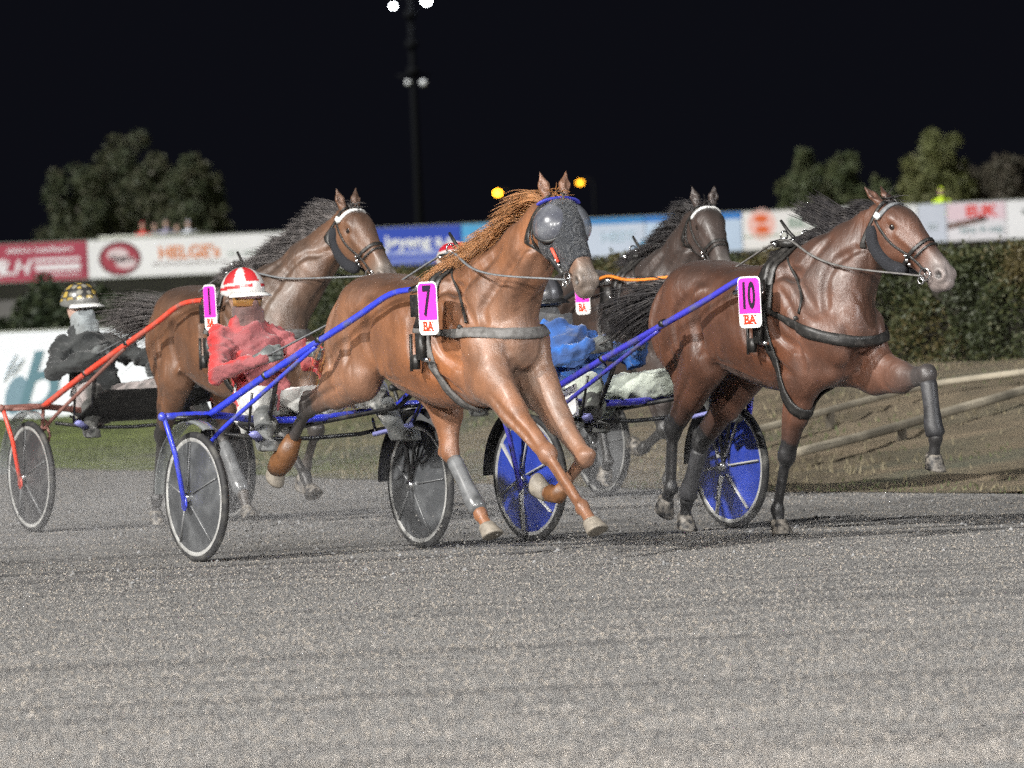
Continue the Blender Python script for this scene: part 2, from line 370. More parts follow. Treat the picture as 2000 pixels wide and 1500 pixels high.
# ------------------------------------------------------------------ horse
def muscle(vt, F):
    """shallow muscle and vein relief under the skin, on trunk, neck and upper legs"""
    g = np.random.default_rng(17); N_ = F.normal(vt); h = np.zeros(len(vt))
    for k in range(10):
        d = nz(g.normal(0, 1, 3) * V(1.2, .5, .6)); fr = g.uniform(14, 30); wv = g.normal(0, 4, 3); m = np.clip(np.sin(vt @ g.normal(0, 3.2, 3) + g.uniform(0, 6)), 0, 1)
        h += 1.5 * np.sin(vt @ d * fr + 2.0 * np.sin(vt @ wv)) * m
    w_ = np.clip((vt[:, 2] - .7) / .3, 0, 1) * np.clip((1.62 - vt[:, 2]) / .25, .15, 1)
    return vt + N_ * (h * .0022 * w_)[:, None]
def make_horse(name, label, loc, rz, legs, poll, yaw, pitch, coat, points, hairm, dust=None, ear=(0, .0), black_legs=True, neckd=0., mane=None, tail=None, vox=.0095):
    T = thing(name, label, 'horse', loc, rz, 'trotting racehorses')
    poll = np.array(poll, float)
    F = Field((-2.0, -.62, -.02), (1.75, .85, 2.3), vox)
    # trunk
    F.loft([(-1.13, 1.19, .12, .12), (-1.05, 1.23, .21, .20), (-.88, 1.275, .265, .265), (-.68, 1.255, .275, .27), (-.45, 1.19, .315, .285), (-.2, 1.155, .352, .285), (.03, 1.17, .375, .245), (.24, 1.155, .345, .215), (.40, 1.14, .27, .19), (.50, 1.13, .15, .13)], (0, 0, 0), (1, 0, 0), (0, 1, 0), (0, 0, 1), k=.02)
    # neck
    yn = poll[1]
    b0 = V(.12, 0, 1.27); b1 = V(.33, .12 * yn, 1.42); b2 = V(.56 * (poll[0] / .8), .5 * yn, 1.62 + (poll[2] - 1.92) * .5); b3 = poll + V(-.07, -.02 * np.sign(yn), -.11)
    F.cap(b0, b1, (.18, .29), (.15, .25), k=.12); F.cap(b1, b2, (.14, .24), (.102, .185), k=.09); F.cap(b2, b3, (.098, .175), (.075, .125), k=.07)
    F.cap((-.12, 0, 1.50), b1 + V(-.14, 0, .14), (.045, .05), (.035, .06), k=.09)          # withers to crest
    # gullet / neck underline muscles
    for s in (-1, 1):
        F.cap(b3 + V(.04, s * .055, -.06), V(.42, s * .085, 1.24), (.028, .034), (.055, .06), k=.035)
        F.cap(b2 + V(-.12, s * .045, .03), V(.10, s * .15, 1.34), (.025, .03), (.04, .06), k=.05)
        # shoulder blade, upper arm, triceps, chest
        F.cap((.02, s * .155, 1.44), (.36, s * .175, 1.13), (.05, .075), (.075, .095), k=.045)
        F.cap((-.03, s * .205, 1.16), (.22, s * .175, 1.0), (.06, .12), (.075, .10), k=.05)
        F.ell((.45, s * .095, 1.07), (.105, .09, .15), k=.03)
        F.ell((.30, s * .10, .90), (.14, .08, .09), k=.05)
        # croup and haunch
        F.ell((-.80, s * .12, 1.34), (.24, .13, .17), k=.06); F.ell((-.99, s * .13, 1.19), (.15, .125, .22), k=.05)
        F.ell((-.58, s * .245, 1.34), (.07, .035, .05), k=.06)                              # point of hip
        for i, xr in enumerate(np.linspace(-.62, -.12, 7)):                                  # ribs, faint
            F.cap((xr, s * .262, 1.28), (xr + .05, s * .25, 1.0), (.006, .016), (.006, .014), k=.03)
    J = {}
    for key, L in legs.items():
        L = [np.array(p, float) for p in L]; s = -1 if key[0] == 'R' else 1; J[key] = L
        p0, p1, p2, p3 = L
        if key[1] == 'F':
            sh = V(.37, s * .15, 1.13)
            F.cap(sh, p0 + V(-.02, 0, .02), (.088, .13), (.080, .125), k=.07)
            F.cap(V(.0, s * .16, 1.05), p0 + V(-.05, 0, .04), (.05, .1), (.06, .08), k=.07)
            d = nz(p1 - p0); F.cap(p0 + V(0, 0, .05), p0 + d * .22, (.082, .125), (.064, .088), k=.06); F.cap(p0 + d * .2, p1, (.058, .072), (.041, .047), k=.03)
            bulge = np.cross(d, (0, 1, 0)); F.cap(p0 + d * .04 + V(0, s * .02, 0), p0 + d * .30 + V(0, s * .015, 0), (.05, .05), (.03, .03), k=.04)
            F.ell(p1, (.046, .052, .056), k=.025)
            d_ = nz(p2 - p1); bk = -np.cross(d_, (0, 1, 0)); F.cap(p1 - bk * .004, p2, (.025, .026), (.023, .024), k=.02); F.cap(p1 + bk * .030, p2 + bk * .024, (.015, .017), (.016, .018), k=.012)
            F.ell(p1 + bk * .034, (.026, .022, .028), k=.02); F.ell(p1 - d_ * .03, (.040, .044, .030), k=.02)
        else:
            hip = V(-.86, s * .12, 1.22); st = p0
            F.cap(hip, st, (.125, .26), (.10, .155), k=.07)
            F.cap(V(-1.04, s * .12, 1.16), st * .45 + p1 * .55 + V(0, 0, .04), (.10, .13), (.05, .06), k=.06)
            F.cap(st, st * .5 + p1 * .5, (.095, .14), (.072, .100), k=.06); F.cap(st * .5 + p1 * .5, p1, (.066, .086), (.040, .054), k=.035)
            d2 = nz(p2 - p1); d1 = nz(p1 - st); bk = nz(d1 - d2 * (d1 @ d2)) 
            heel = p1 + bk * .055 - d2 * .045
            F.ell(p1, (.042, .052, .058), k=.025); F.cap(p1 + d2 * .03, heel, (.026, .03), (.02, .024), k=.03)
            F.cap(heel, st * .55 + p1 * .45 + bk * .02, (.012, .016), (.03, .03), k=.03)
            bk2 = -np.cross(d2, (0, 1, 0)); F.cap(p1 - bk2 * .004, p2, (.027, .029), (.025, .026), k=.02); F.cap(p1 + bk2 * .034, p2 + bk2 * .027, (.016, .018), (.017, .019), k=.012)
        dd = nz(p2 - p1); bk3 = -np.cross(dd, (0, 1, 0)); F.ell(p2, (.034, .038, .038), k=.018); F.ell(p2 + bk3 * .026 + dd * .006, (.022, .028, .026), k=.015)
        F.cap(p2, p2 * .35 + p3 * .65, (.027, .029), (.033, .035), k=.022)
    # furrows between the muscles and veins over them, laid on the finished surface
    def groove(pts, r, depth=.5, k=.035, sub=True):
        P = F.snap(smoothpath(pts, 5), -r * (1 - depth) if not sub else r * (1 - depth))
        rr = r * np.interp(np.linspace(0, 1, len(P)), [0, .25, .8, 1], [.35, 1, 1, .35])
        for i in range(len(P) - 1): F.cap(P[i], P[i + 1], rr[i], rr[i + 1], k=k, sub=sub)
    for s in (-1, 1):
        groove([V(-.02, s * .2, 1.46), V(-.14, s * .28, 1.22), V(-.07, s * .27, 1.0)], .020, .75)
        groove([V(.10, s * .16, 1.50), V(.27, s * .20, 1.36), V(.40, s * .19, 1.18)], .018, .8)
        groove([V(.12, s * .2, 1.36), V(.24, s * .22, 1.22), V(.30, s * .22, 1.10)], .012, .8, .025)
        groove([V(.02, s * .25, 1.24), V(.14, s * .25, 1.10), V(.30, s * .22, 1.02)], .015, .75, .03)
        groove([V(-.05, s * .25, 1.02), V(.08, s * .24, .95), V(.22, s * .20, .90)], .014, .7, .03)
        groove([V(-.52, s * .28, 1.36), V(-.60, s * .27, 1.20), V(-.58, s * .26, 1.04)], .020, .75, .045)
        groove([V(-.62, s * .26, 1.38), V(-.78, s * .27, 1.24), V(-.80, s * .27, 1.06)], .014, .7, .04)
        groove([V(-.98, s * .2, 1.42), V(-1.03, s * .22, 1.22), V(-1.02, s * .2, 1.02)], .016, .75, .04)
        groove([b3 + V(.05, s * .05, -.10), b2 + V(-.02, s * .09, -.08), b1 + V(.07, s * .12, -.08), V(.42, s * .12, 1.22)], .017, .7, .03)
        groove([b2 + V(-.10, s * .1, .05), b1 + V(-.10, s * .14, .03), V(.05, s * .17, 1.40)], .015, .65, .05)
        groove([V(.50, s * .05, 1.16), V(.50, s * .035, 1.02), V(.42, s * .02, .90)], .016, .7, .03)
        for pts in ([V(-.15, s * .2, .86), V(-.32, s * .24, .93), V(-.50, s * .24, .97), V(-.62, s * .2, 1.05)], [V(.36, s * .2, 1.14), V(.30, s * .22, 1.05), V(.33, s * .22, .97), V(.30, s * .2, .90)], [V(-.80, s * .26, 1.12), V(-.86, s * .25, 1.05), V(-.84, s * .25, .98), V(-.90, s * .22, .92)], [V(.22, s * .22, 1.30), V(.18, s * .23, 1.22), V(.22, s * .23, 1.15)]):
            groove(pts, .0065, .6, .012, sub=False)
    for key, L in J.items():
        s = -1 if key[0] == 'R' else 1; a, b_ = L[0], L[1]; d = nz(b_ - a); fr0 = np.cross(d, (0, 1, 0))
        groove([a + d * .06 + fr0 * .02 + V(0, s * .08, 0), (a + b_) / 2 + fr0 * .01 + V(0, s * .07, 0), b_ - d * .05 + V(0, s * .05, 0)], .011, .7, .02)
        groove([a + d * .05 - fr0 * .03 + V(0, s * .08, 0), (a + b_) / 2 - fr0 * .025 + V(0, s * .06, 0), b_ - d * .08 - fr0 * .02 + V(0, s * .04, 0)], .006, .6, .012, sub=False)
    # head
    cy, sy, cp, sp = cos(radians(yaw)), sin(radians(yaw)), cos(radians(pitch)), sin(radians(pitch))
    A = V(cy * cp, sy * cp, -sp); S = V(-sy, cy, 0); D = np.cross(A, S); D = D if D[2] > 0 or D @ V(cy, sy, 0) > 0 else -D
    HP = lambda a, d, s: poll + A * a + D * d + S * s
    HR = np.stack([A, S, D], 1)
    hs = [(-.02, -.06, .05, .05), (.04, -.055, .095, .078), (.11, -.05, .128, .098), (.19, -.065, .148, .096), (.27, -.062, .128, .080), (.36, -.052, .098, .062), (.44, -.048, .080, .053), (.51, -.052, .074, .056), (.565, -.062, .063, .054), (.60, -.072, .040, .038)]
    def headf(F, off=0., k=.02):
        F.loft(hs, poll, A, S, D, k=.05, pw=2.5, off=off)
        for s in (-1, 1):
            F.ell(HP(.20, -.12, s * .052), (.095, .040, .085), R=HR, k=.03, off=off)
            F.ell(HP(.145, .012, s * .078), (.045, .02, .022), R=HR, k=.025, off=off)
            F.cap(HP(.22, -.03, s * .086), HP(.37, -.04, s * .058), (.010, .012), (.007, .009), k=.025, off=off)
            F.cap(HP(.30, .02, s * .02), HP(.5, .005, s * .02), (.014, .014), (.014, .012), k=.03, off=off)
    headf(F)
    F.ell(HP(.545, -.125, 0), (.045, .03, .028), R=HR, k=.03)
    F.cap(HP(.36, -.115, 0), HP(.53, -.105, 0), (.026, .022), (.026, .02), k=.03)
    for s in (-1, 1):
        F.ell(HP(.545, -.035, s * .048), (.046, .022, .040), R=HR, k=.02)
        F.ell(HP(.552, -.036, s * .076), (.027, .032, .023), R=HR, k=.008, sub=True)
        F.ell(HP(.165, -.02, s * .104), (.026, .016, .018), R=HR, k=.02, sub=True)
        F.cap(HP(.615, -.095, s * .015), HP(.50, -.092, s * .06), (.004, .004), (.005, .005), k=.008, sub=True)
        # ear
        e0 = HP(.0, .015, s * .05); ed = nz(-A * (.85 - ear[0]) + D * (.55 - ear[1]) + S * s * .22); fwd = nz(np.cross(S * s, ed)) 
        F.cap(e0, e0 + ed * .062, (.026, .024), (.032, .020), side=S, k=.02); F.cap(e0 + ed * .058, e0 + ed * .135, (.033, .018), (.005, .005), side=S, k=.02)
        face = nz(D * .6 + A * .5 + S * s * .5); face = nz(face - ed * (face @ ed))
        F.cap(e0 + ed * .045 + face * .022, e0 + ed * .105 + face * .014, (.018, .014), (.006, .006), side=np.cross(ed, face), k=.008, sub=True)
    vt, fc = F.mesh(); vt = muscle(vt, F)
    # own colours of the coat
    col = np.tile(np.array(coat, float), (len(vt), 1)); g = np.sin(vt @ V(3.1, 2.3, 4.7) * 1.3) * .5 + .5
    col *= (.86 + .24 * g)[:, None]
    pc = np.array(points, float); N0 = F.normal(vt)
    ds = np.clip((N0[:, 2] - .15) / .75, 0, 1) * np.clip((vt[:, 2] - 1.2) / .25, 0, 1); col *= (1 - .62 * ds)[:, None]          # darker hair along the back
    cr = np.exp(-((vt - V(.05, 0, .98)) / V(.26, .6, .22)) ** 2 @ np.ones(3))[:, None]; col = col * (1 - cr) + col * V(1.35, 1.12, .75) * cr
    w1 = (.5 + .5 * np.sin(vt @ V(9, 5, 3) + 2 * np.sin(vt @ V(4, -6, 9)))) * (.5 + .5 * np.sin(vt @ V(-5, 8, 12) + 1)); fd = np.clip(N0[:, 0] * .8 + .15 + .5 * (w1 - .3), 0, 1)[:, None] * .26
    lum = col.sum(1, keepdims=True) / 3; col = col * (1 - fd) + (lum * .55 + .055) * V(1.08, .98, .92) * fd     # fine grit plus greyish highlights painted into the coat where it faces forward
    for key, L in J.items():
        w_ = np.zeros(len(vt))
        for a, b, lo, hi in ((L[1], L[2], 1, 1), (L[2], L[3], 1, 1), (L[1], L[1] * .35 + L[0] * .65, 1, 0)):
            ab = b - a; t = np.clip(((vt - a) @ ab) / (ab @ ab), 0, 1); dist = np.linalg.norm(vt - (a + t[:, None] * ab), axis=1)
            w_ = np.maximum(w_, np.clip((.15 - dist) / .05, 0, 1) * (lo + (hi - lo) * t))
        if black_legs is True or (black_legs == 'hind' and key == 'RH'): col = col * (1 - w_[:, None]) + pc * w_[:, None]
    hp = vt - poll; ha = hp @ A; hd = np.linalg.norm(hp - ha[:, None] * A, axis=1)
    mz = np.clip((ha - .40) / .12, 0, 1) * (hd < .2) * (ha < .7)
    col = col * (1 - .75 * mz[:, None]) + np.array(dust[3] if dust and len(dust) > 3 else (.06, .055, .05)) * .75 * mz[:, None]
    nst = np.zeros(len(vt))
    for s in (-1, 1): nst = np.maximum(nst, np.exp(-(np.linalg.norm(vt - HP(.552, -.036, s * .058), axis=1) / .023) ** 4))
    col = col * (1 - .9 * nst[:, None]) + .012 * nst[:, None]
    if dust:  # pale dried dust thrown up on parts of the animal
        for c, r, a in dust[0]:
            q = ((vt - np.array(c)) / np.array(r)); q = np.exp(-(q * q).sum(1)); n_ = .75 + .25 * np.sin(vt @ V(23, 31, 17)) * np.sin(vt @ V(11, -19, 27)); wq = np.clip(q * a * n_, 0, 1)[:, None]
            col = col * (1 - wq) + np.array(dust[1]) * wq
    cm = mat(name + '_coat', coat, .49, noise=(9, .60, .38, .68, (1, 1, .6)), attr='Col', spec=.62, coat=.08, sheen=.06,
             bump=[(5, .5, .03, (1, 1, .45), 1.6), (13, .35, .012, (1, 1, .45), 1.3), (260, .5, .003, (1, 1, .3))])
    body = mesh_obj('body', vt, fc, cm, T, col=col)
    # eyes
    for s in (-1, 1): MB().ball(HP(.165, -.018, s * .082), (.022, .017, .022), 10, R=HR).build('eye', M['eye'], T)
    # hooves
    hm = mat(name + '_hoof', points, .55, noise=(30, (.30, .27, .23), .4, .75)) if black_legs is True else M['hoof']
    for key, L in J.items():
        p2, p3 = L[2], L[3]; d = nz(p3 - p2); d3 = nz(d + (V(0, 0, -.6) if p3[2] < .16 else 0)); c0 = p2 * .35 + p3 * .65
        fwd = nz(V(1, 0, 0) - d3 * d3[0]) if abs(d3[0]) < .9 else nz(V(0, 0, 1) - d3 * d3[2]); sd = np.cross(d3, fwd); vs = []; n = 18
        prof = [(-.010, .040, 0), (.0, .046, 0), (.03, .052, .012), (.062, .059, .026), (.072, .060, .030), (.072, .045, .026)]
        for h, r, sh in prof:
            for j in range(n):
                a = 2 * pi * j / n; vs.append(c0 + d3 * (h) + fwd * (sh + r * 1.08 * cos(a)) + sd * r * .95 * sin(a))
        f = [(i * n + j, i * n + (j + 1) % n, (i + 1) * n + (j + 1) % n, (i + 1) * n + j) for i in range(len(prof) - 1) for j in range(n)] + [tuple(range(n))[::-1], tuple((len(prof) - 1) * n + j for j in range(n))]
        mesh_obj('hoof', vs, f, hm, T)
    # mane
    if mane:
        g_ = np.random.default_rng(11); n = mane['n']; t = g_.uniform(0, 1, n) ** .9
        cp_ = smoothpath([poll + V(-.05, 0, -.03), b2 + V(-.10, 0, .13), b1 + V(-.20, 0, .17), V(-.05, 0, 1.54)], 12)
        pts = np.stack([np.interp(t, np.linspace(0, 1, len(cp_)), cp_[:, i]) for i in range(3)], 1) + g_.normal(0, .012, (n, 3)) * V(.5, 1, .3)
        pts = F.snap(pts, -.006); cl = g_.integers(0, 90, n); cc = np.random.default_rng(5); t = np.clip(cc.uniform(0, 1, 90)[cl] + g_.normal(0, .018, n), 0, 1); pts = np.stack([np.interp(t, np.linspace(0, 1, len(cp_)), cp_[:, i]) for i in range(3)], 1) + g_.normal(0, .014, (n, 3)) * V(.5, 1, .3); pts = F.snap(pts, -.006)
        jig = cc.normal(0, mane.get('clump', .3), (90, 3))[cl]
        dirs = np.array([mane['dir']]) + jig
        if 'dir2' in mane: dirs = dirs * (1 - t[:, None]) + (np.array(mane['dir2']) + jig) * t[:, None]
        vs, f = strands(pts, dirs, mane['len'], .0027, mane['drift'], mane['grav'], 8, .07, .035, 3)
        if 'tuft' in mane:
            q = pts[np.abs(t - mane['tuft'][0]) < .12][:700]; v2, f2 = strands(q, np.tile(mane['tuft'][1], (len(q), 1)), mane['tuft'][2], .0038, V(-.3, 0, .05), .0, 8, .07, .04, 9); f = np.vstack([f, f2 + len(vs)]); vs = np.vstack([vs, v2])
        mesh_obj('mane', vs, f, hairm, T)
        fl = np.random.default_rng(2); q = HP(.01, .02, 0) + fl.normal(0, .02, (40, 3)); vs, f = strands(q, np.tile(D * .6 + A * .5, (40, 1)), .13, .004, V(-.3, 0, 0), .3, 5, .25, .05, 6)
        if mane.get('forelock', True): mesh_obj('forelock', vs, f, hairm, T)
    if tail:
        root = V(-1.10, 0, 1.36); n = tail['n']; g_ = np.random.default_rng(21)
        vs, f = strands(root + g_.normal(0, .022, (n, 3)), np.tile(tail['dir'], (n, 1)), tail['len'], .0034, tail['drift'], tail['grav'], 9, tail.get('jit', .14), .09, 4)
        mesh_obj('tail', vs, f, hairm, T)
        # dock
    H = dict(T=T, F=F, HP=HP, A=A, S=S, D=D, HR=HR, headf=headf, poll=poll, J=J, b=(b0, b1, b2, b3), name=name)
    return H

def band(H, name, m, c, u, v, a0, a1, wd, th=.006, n=40, wdir=None, off=.004, rmax=.6, w_=None):
    P = H['F'].ring(c, u, v, a0, a1, n, rmax, off); 
    for _ in range(2): P[1:-1] = (P[:-2] + P[2:] + 2 * P[1:-1]) / 4
    vs, f = ribbon(H['F'], P, wd if w_ is None else w_, th, wdir, off); return mesh_obj(name, vs, f, m, H['T'])

def tack(H, num, browm, strapm, chestm, plate_pos, plate_yaw, collar_z=1.2, rein_m=None, rollcheek=False, hood=False, noseband=True, ctilt=.06, cz=0.):
    T, F, HP, A, S, D = H['T'], H['F'], H['HP'], H['A'], H['S'], H['D']; poll = H['poll']
    # girth and saddle pad
    b = MB()
    def rib(c, u, v, a0, a1, wd, th, n=48, wdir=None, rmax=.6, off=.004):
        P = F.ring(c, u, v, a0, a1, n, rmax, off)
        for _ in range(3): P[1:-1] = (P[:-2] + P[2:] + 2 * P[1:-1]) / 4
        vs, f = ribbon(F, P, wd, th, wdir, off); b.add(vs, f)
    tilt = nz(V(.30, 0, -1))
    rib((-.02, 0, 1.16), (0, 0, 1), (0, -1, 0), -72, 72, .17, .012, wdir=(1, 0, 0.1)); rib((-.02, 0, 1.16), (0, 0, 1), (0, -1, 0), -60, 60, .09, .03, wdir=(1, 0, 0.1))
    b.build('saddle_pad', M['strap'], T); b = MB()
    rib((.02, 0, 1.14), -tilt * V(-1, 1, 1) * V(-1, 1, 1), (0, -1, 0), 55, 305, .065, .012, n=70, wdir=(1, 0, .3)); b.build('girth', strapm, T)
    # breast collar: ring round the front at constant height
    b = MB(); c = V(.0, 0, collar_z + .02 + cz)
    P = F.ring(c, (1, 0, -ctilt), (0, 1, 0), -115, 115, 60, .75, .004)
    for _ in range(4): P[1:-1] = (P[:-2] + P[2:] + 2 * P[1:-1]) / 4
    ww = np.interp(np.abs(np.linspace(-115, 115, 60)), [0, 45, 60, 115], [.058, .055, .03, .025]); vs, f = ribbon(F, P, ww, .009, (0, 0, 1), .005); b.add(vs, f); b.build('breast_collar', chestm, T)
    b = MB()
    for s in (-1, 1):
        q = smoothpath([V(-.02, s * .04, 1.56), V(.20, s * .16, 1.40), V(.30, s * .2, collar_z + .04)], 10); q = F.snap(q, .004); vs, f = ribbon(F, q, .016, .005); b.add(vs, f)
        k = F.snap(V(.30, s * .22, collar_z + .03)[None], .012)[0]; b.ball(k, .014, 6)
    b.build('neck_strap', M['strap'], T)
    # terrets and hook hardware on the saddle
    b = MB(); top = F.ring((-.02, 0, 1.2), (0, 0, 1), (0, -1, 0), 0, 0, 1, .6, 0)[0]
    for s in (-1, 1):
        for r_ in (0,):
            a = np.linspace(0, 2 * pi, 15); b.tube([top + V(0, s * .075 + .024 * cos(q), .065 + .024 * sin(q)) for q in a], .005, 6, cap=False)
        b.tube([top + V(0, s * .075, 0), top + V(0, s * .075, .045)], .009, 6); b.ball(top + V(-.03, s * .12, .02), .016, 6)
        b.tube([top + V(-.18, s * .03, .03), top + V(-.02, s * .05, .05)], .006, 6); b.ball(top + V(.05, s * .05, .035), .014, 6)
    b.build('saddle_ring', M['metal'], T); b = MB()
    b.box(top + V(0, 0, .02), (.14, .20, .035)); b.tube([top + V(.02, 0, .03), top + V(-.06, 0, .09), top + V(-.12, 0, .15)], [.012, .010, .008], 8); b.build('check_hook', M['strap'], T)
    # shaft carrier pouches
    for s in (-1, 1):
        b = MB(); p = F.ring((-.02, 0, 1.2), (0, 0, 1), (0, s, 0), 78, 78, 1, .6, .03)[0]
        b.box(p + V(.02, s * .015, .10), (.12, .035, .12)); b.box(p + V(.02, s * .015, -.12), (.06, .03, .14)); b.box(p + V(-.03, s * .02, -.2), (.05, .03, .08)); b.tube([p + V(-.05, s * .03, -.05), p + V(-.05, s * .035, -.25)], .009, 6)
        b.build('shaft_holder', M['strap'], T)
        MB().ball(p + V(.09, s * .03, .09), .012, 6).build('stud', M['metal'], T); MB().tube([p + V(.06, s * .03, -.19), p + V(.12, s * .03, -.19)], .012, 8).build('buckle', M['metal'], T)
    # bridle
    b = MB()
    def hr(m_, a, tlt, a0, a1, wd, th=.006, n=36, dc=-.055, rm=.3):
        c = HP(a, dc, 0); u = nz(D + A * tlt); P = F.ring(c, u, S, a0, a1, n, rm, .003)
        for _ in range(2): P[1:-1] = (P[:-2] + P[2:] + 2 * P[1:-1]) / 4
        vs, f = ribbon(F, P, wd, th, nz(A - D * tlt), .003); return vs, f
    if browm:
        vs, f = hr(b, .065, .0, -78, 78, .026, .010, n=30); mesh_obj('browband', vs, f, browm, T)
    for a_, tl in ((.03, -.25),): b.add(*hr(b, a_, tl, -170, 170, .018, .005, 50, rm=.2))
    if noseband:
        b.add(*hr(b, .34, .12, -180, 180, .020, .006, 40, rm=.16)); b.add(*hr(b, .375, .12, -95, 95, .012, .006, 30, rm=.16))
    for s in (-1, 1):
        q = smoothpath([HP(.05, -.06, s * .1), HP(.22, -.09, s * .12), HP(.35, -.08, s * .09), HP(.47, -.085, s * .07)], 8); q = F.snap(q, .004); b.add(*ribbon(F, q, .014, .005))
        q = F.snap(smoothpath([HP(.04, -.1, s * .09), HP(.10, -.17, s * .07), HP(.16, -.2, s * .02)], 8), .004); b.add(*ribbon(F, q, .012, .005))
    b.build('bridle', M['strap'], T)
    for s in (-1, 1):
        b = MB(); c = HP(.485, -.088, s * .072); 
        for rr, dc in ((.034, 0), (.02, -.04)):
            b.tube([c + A * rr * cos(q) + (D) * (rr * sin(q) + dc) for q in np.linspace(0, 2 * pi, 17)], .0055, 6, cap=False)
        b.tube([c, HP(.485, -.088, 0)], .005, 6); b.ball(HP(.35, -.10, s * .082), .012, 6); b.ball(HP(.372, -.112, s * .07), .011, 6); b.ball(HP(.33, -.085, s * .088), .009, 6)
        b.build('bit', M['metal'], T)
    H['bit'] = {s: HP(.485, -.10, s * .075) for s in (-1, 1)}; H['top'] = top
    # overcheck running back along the crest
    q = smoothpath([HP(.30, .03, 0), HP(.12, .045, 0), HP(-.0, .05, 0), H['b'][2] + V(-.12, 0, .19), top + V(.02, 0, .05)], 8); MB().tube(q, .006, 6).build('overcheck', M['strap'], T)
    if rollcheek:
        for s in (-1, 1):
            q = smoothpath([HP(.055, -.10, s * .098), HP(.14, -.175, s * .085), HP(.27, -.20, s * .065), HP(.37, -.165, s * .05)], 8); MB().tube(q, np.interp(np.linspace(0, 1, len(q)), [0, .1, .5, .9, 1], [.018, .036, .042, .036, .018]), 14).build('cheek_roll', M['fluff'], T)
        b = MB(); b.box(HP(.055, -.03, -.098), (.035, .02, .03), R=H['HR']); b.build('cheek_buckle', M['white'], T)
    if hood:
        lo = poll - .75; Fh = Field(poll - V(.45, .35, .75), poll + V(.75, .35, .35), .009); H['headf'](Fh, .010); 
        Fh.cut(HP(.445, 0, 0), A); Fh.cut(HP(-.0, 0, 0), -A); vt, fc = Fh.mesh(); mesh_obj('hood', vt, fc, mat('black_hood_cloth', (.022, .025, .031), .5, bump=[(16, 1.0, .035, (1, 1, 1), 3.0), (60, .4, .004)], sheen=.15, noise=(8, (.035, .038, .046), .5, .8)), T)
        gm = mat('smoked_goggle', (.10, .105, .13), .05, alpha=.66, coat=1, noise=(7, (.25, .26, .28), .45, .7)); 
        for s in (-1, 1):
            c = HP(.165, -.01, s * .075); ax = nz(S * s * .78 + D * .62); g = MB(); g.lathe([(.072 * sin(t), .108 * cos(t)) for t in np.linspace(0, pi / 2 - .01, 12)], c, ax, 32); g.build('goggle_dome', gm, T)
            g = MB(); g.lathe([(-.010, .104), (.002, .119), (.014, .114), (.012, .103)], c, ax, 32); g.build('goggle_rim', M['black'], T)
        b = MB(); q = [HP(.05 + .0, .028 + .055 * cos(radians(t)) - .03, .118 * sin(radians(t))) for t in np.linspace(-82, 82, 20)]; b.tube(q, .017, 10, flat=.55); b.build('brow_roll', mat('blue_brow_cloth', (.035, .04, .34), .7, bump=[(60, .5, .004)]), T)
        b = MB(); b.tube([HP(.09, .052, 0), HP(.14, .062, 0), HP(.21, .05, 0)], .016, 10, flat=.6); b.build('centre_strap', M['black'], T)
        for k in range(4): MB().tube([HP(.10 + .022 * k, .072, t) for t in (-.016, 0, .016)], .0055, 6).build('orange_lace', mat('orange_lace', (.75, .18, .05), .6) if k == 0 else bpy.data.materials['orange_lace'], T)
        b = MB(); b.tube([HP(.29, -.07, -.098), HP(.37, -.09, -.080)], .009, 8); b.build('red_tag', mat('red_tag', (.75, .10, .06), .5), T)
        MB().tube(smoothpath([HP(.20, -.16, -.075), HP(.31, -.155, -.06), HP(.42, -.13, -.05)], 6), .020, 10).build('jaw_strap', M['black'], T)
    # number plate on the right side of the saddle
    px, py, pz = plate_pos; a = radians(plate_yaw); X = V(cos(a), sin(a), 0); Z = nz(V(.03, -.03, 1)); N = np.cross(X, Z); R = np.stack([X, Z, N], 1)
    pl = []; w2, h2, r = .078, .142, .03
    for cx, cy_, a0 in ((w2 - r, h2 - r, 0), (-w2 + r, h2 - r, 90), (-w2 + r, -h2 + r, 180), (w2 - r, -h2 + r, 270)):
        for t in np.linspace(0, 90, 6): pl.append((cx + r * cos(radians(a0 + t)), cy_ + r * sin(radians(a0 + t))))
    pl = np.array(pl); P0 = V(px, py, pz)
    def slab(poly, z0, z1, name, m, par):
        n = len(poly); vs = [P0 + R @ V(x, y, z0) for x, y in poly] + [P0 + R @ V(x, y, z1) for x, y in poly]
        return mesh_obj(name, vs, [tuple(range(n))[::-1], tuple(range(n, 2 * n))] + [(i, (i + 1) % n, n + (i + 1) % n, n + i) for i in range(n)], m, par, smooth=False)
    plate = slab(pl, -.004, .0, 'number_plate', M['platew'], T)
    yb = -.062; top_ = [p * .94 for p in pl if p[1] > 0]; up = np.array([(w2 * .94, yb)] + list(map(tuple, top_)) + [(-w2 * .94, yb)]); slab(up, .0005, .002, 'magenta_field', M['magenta'], plate)
    text('digit', num, .225 if len(num) == 1 else .2, M['digit'], plate, P0 + R @ V(0, .038, .003), R, sx=.62 if len(num) == 1 else .52, bold=.006, ext=.0008)
    text('lettering', 'BA', .070, M['red_letter'], plate, P0 + R @ V(0, -.095, .002), R, sx=.95, bold=.0022, ext=.0008)
    sb = MB()
    for x0 in (-.042, -.018, .012, .036):
        for yy in (-.073, -.118): sb.box(P0 + R @ V(x0, yy, .0022), (.014, .005, .0016), R=R)
    sb.build('letter_serifs', M['red_letter'], plate)
    return H

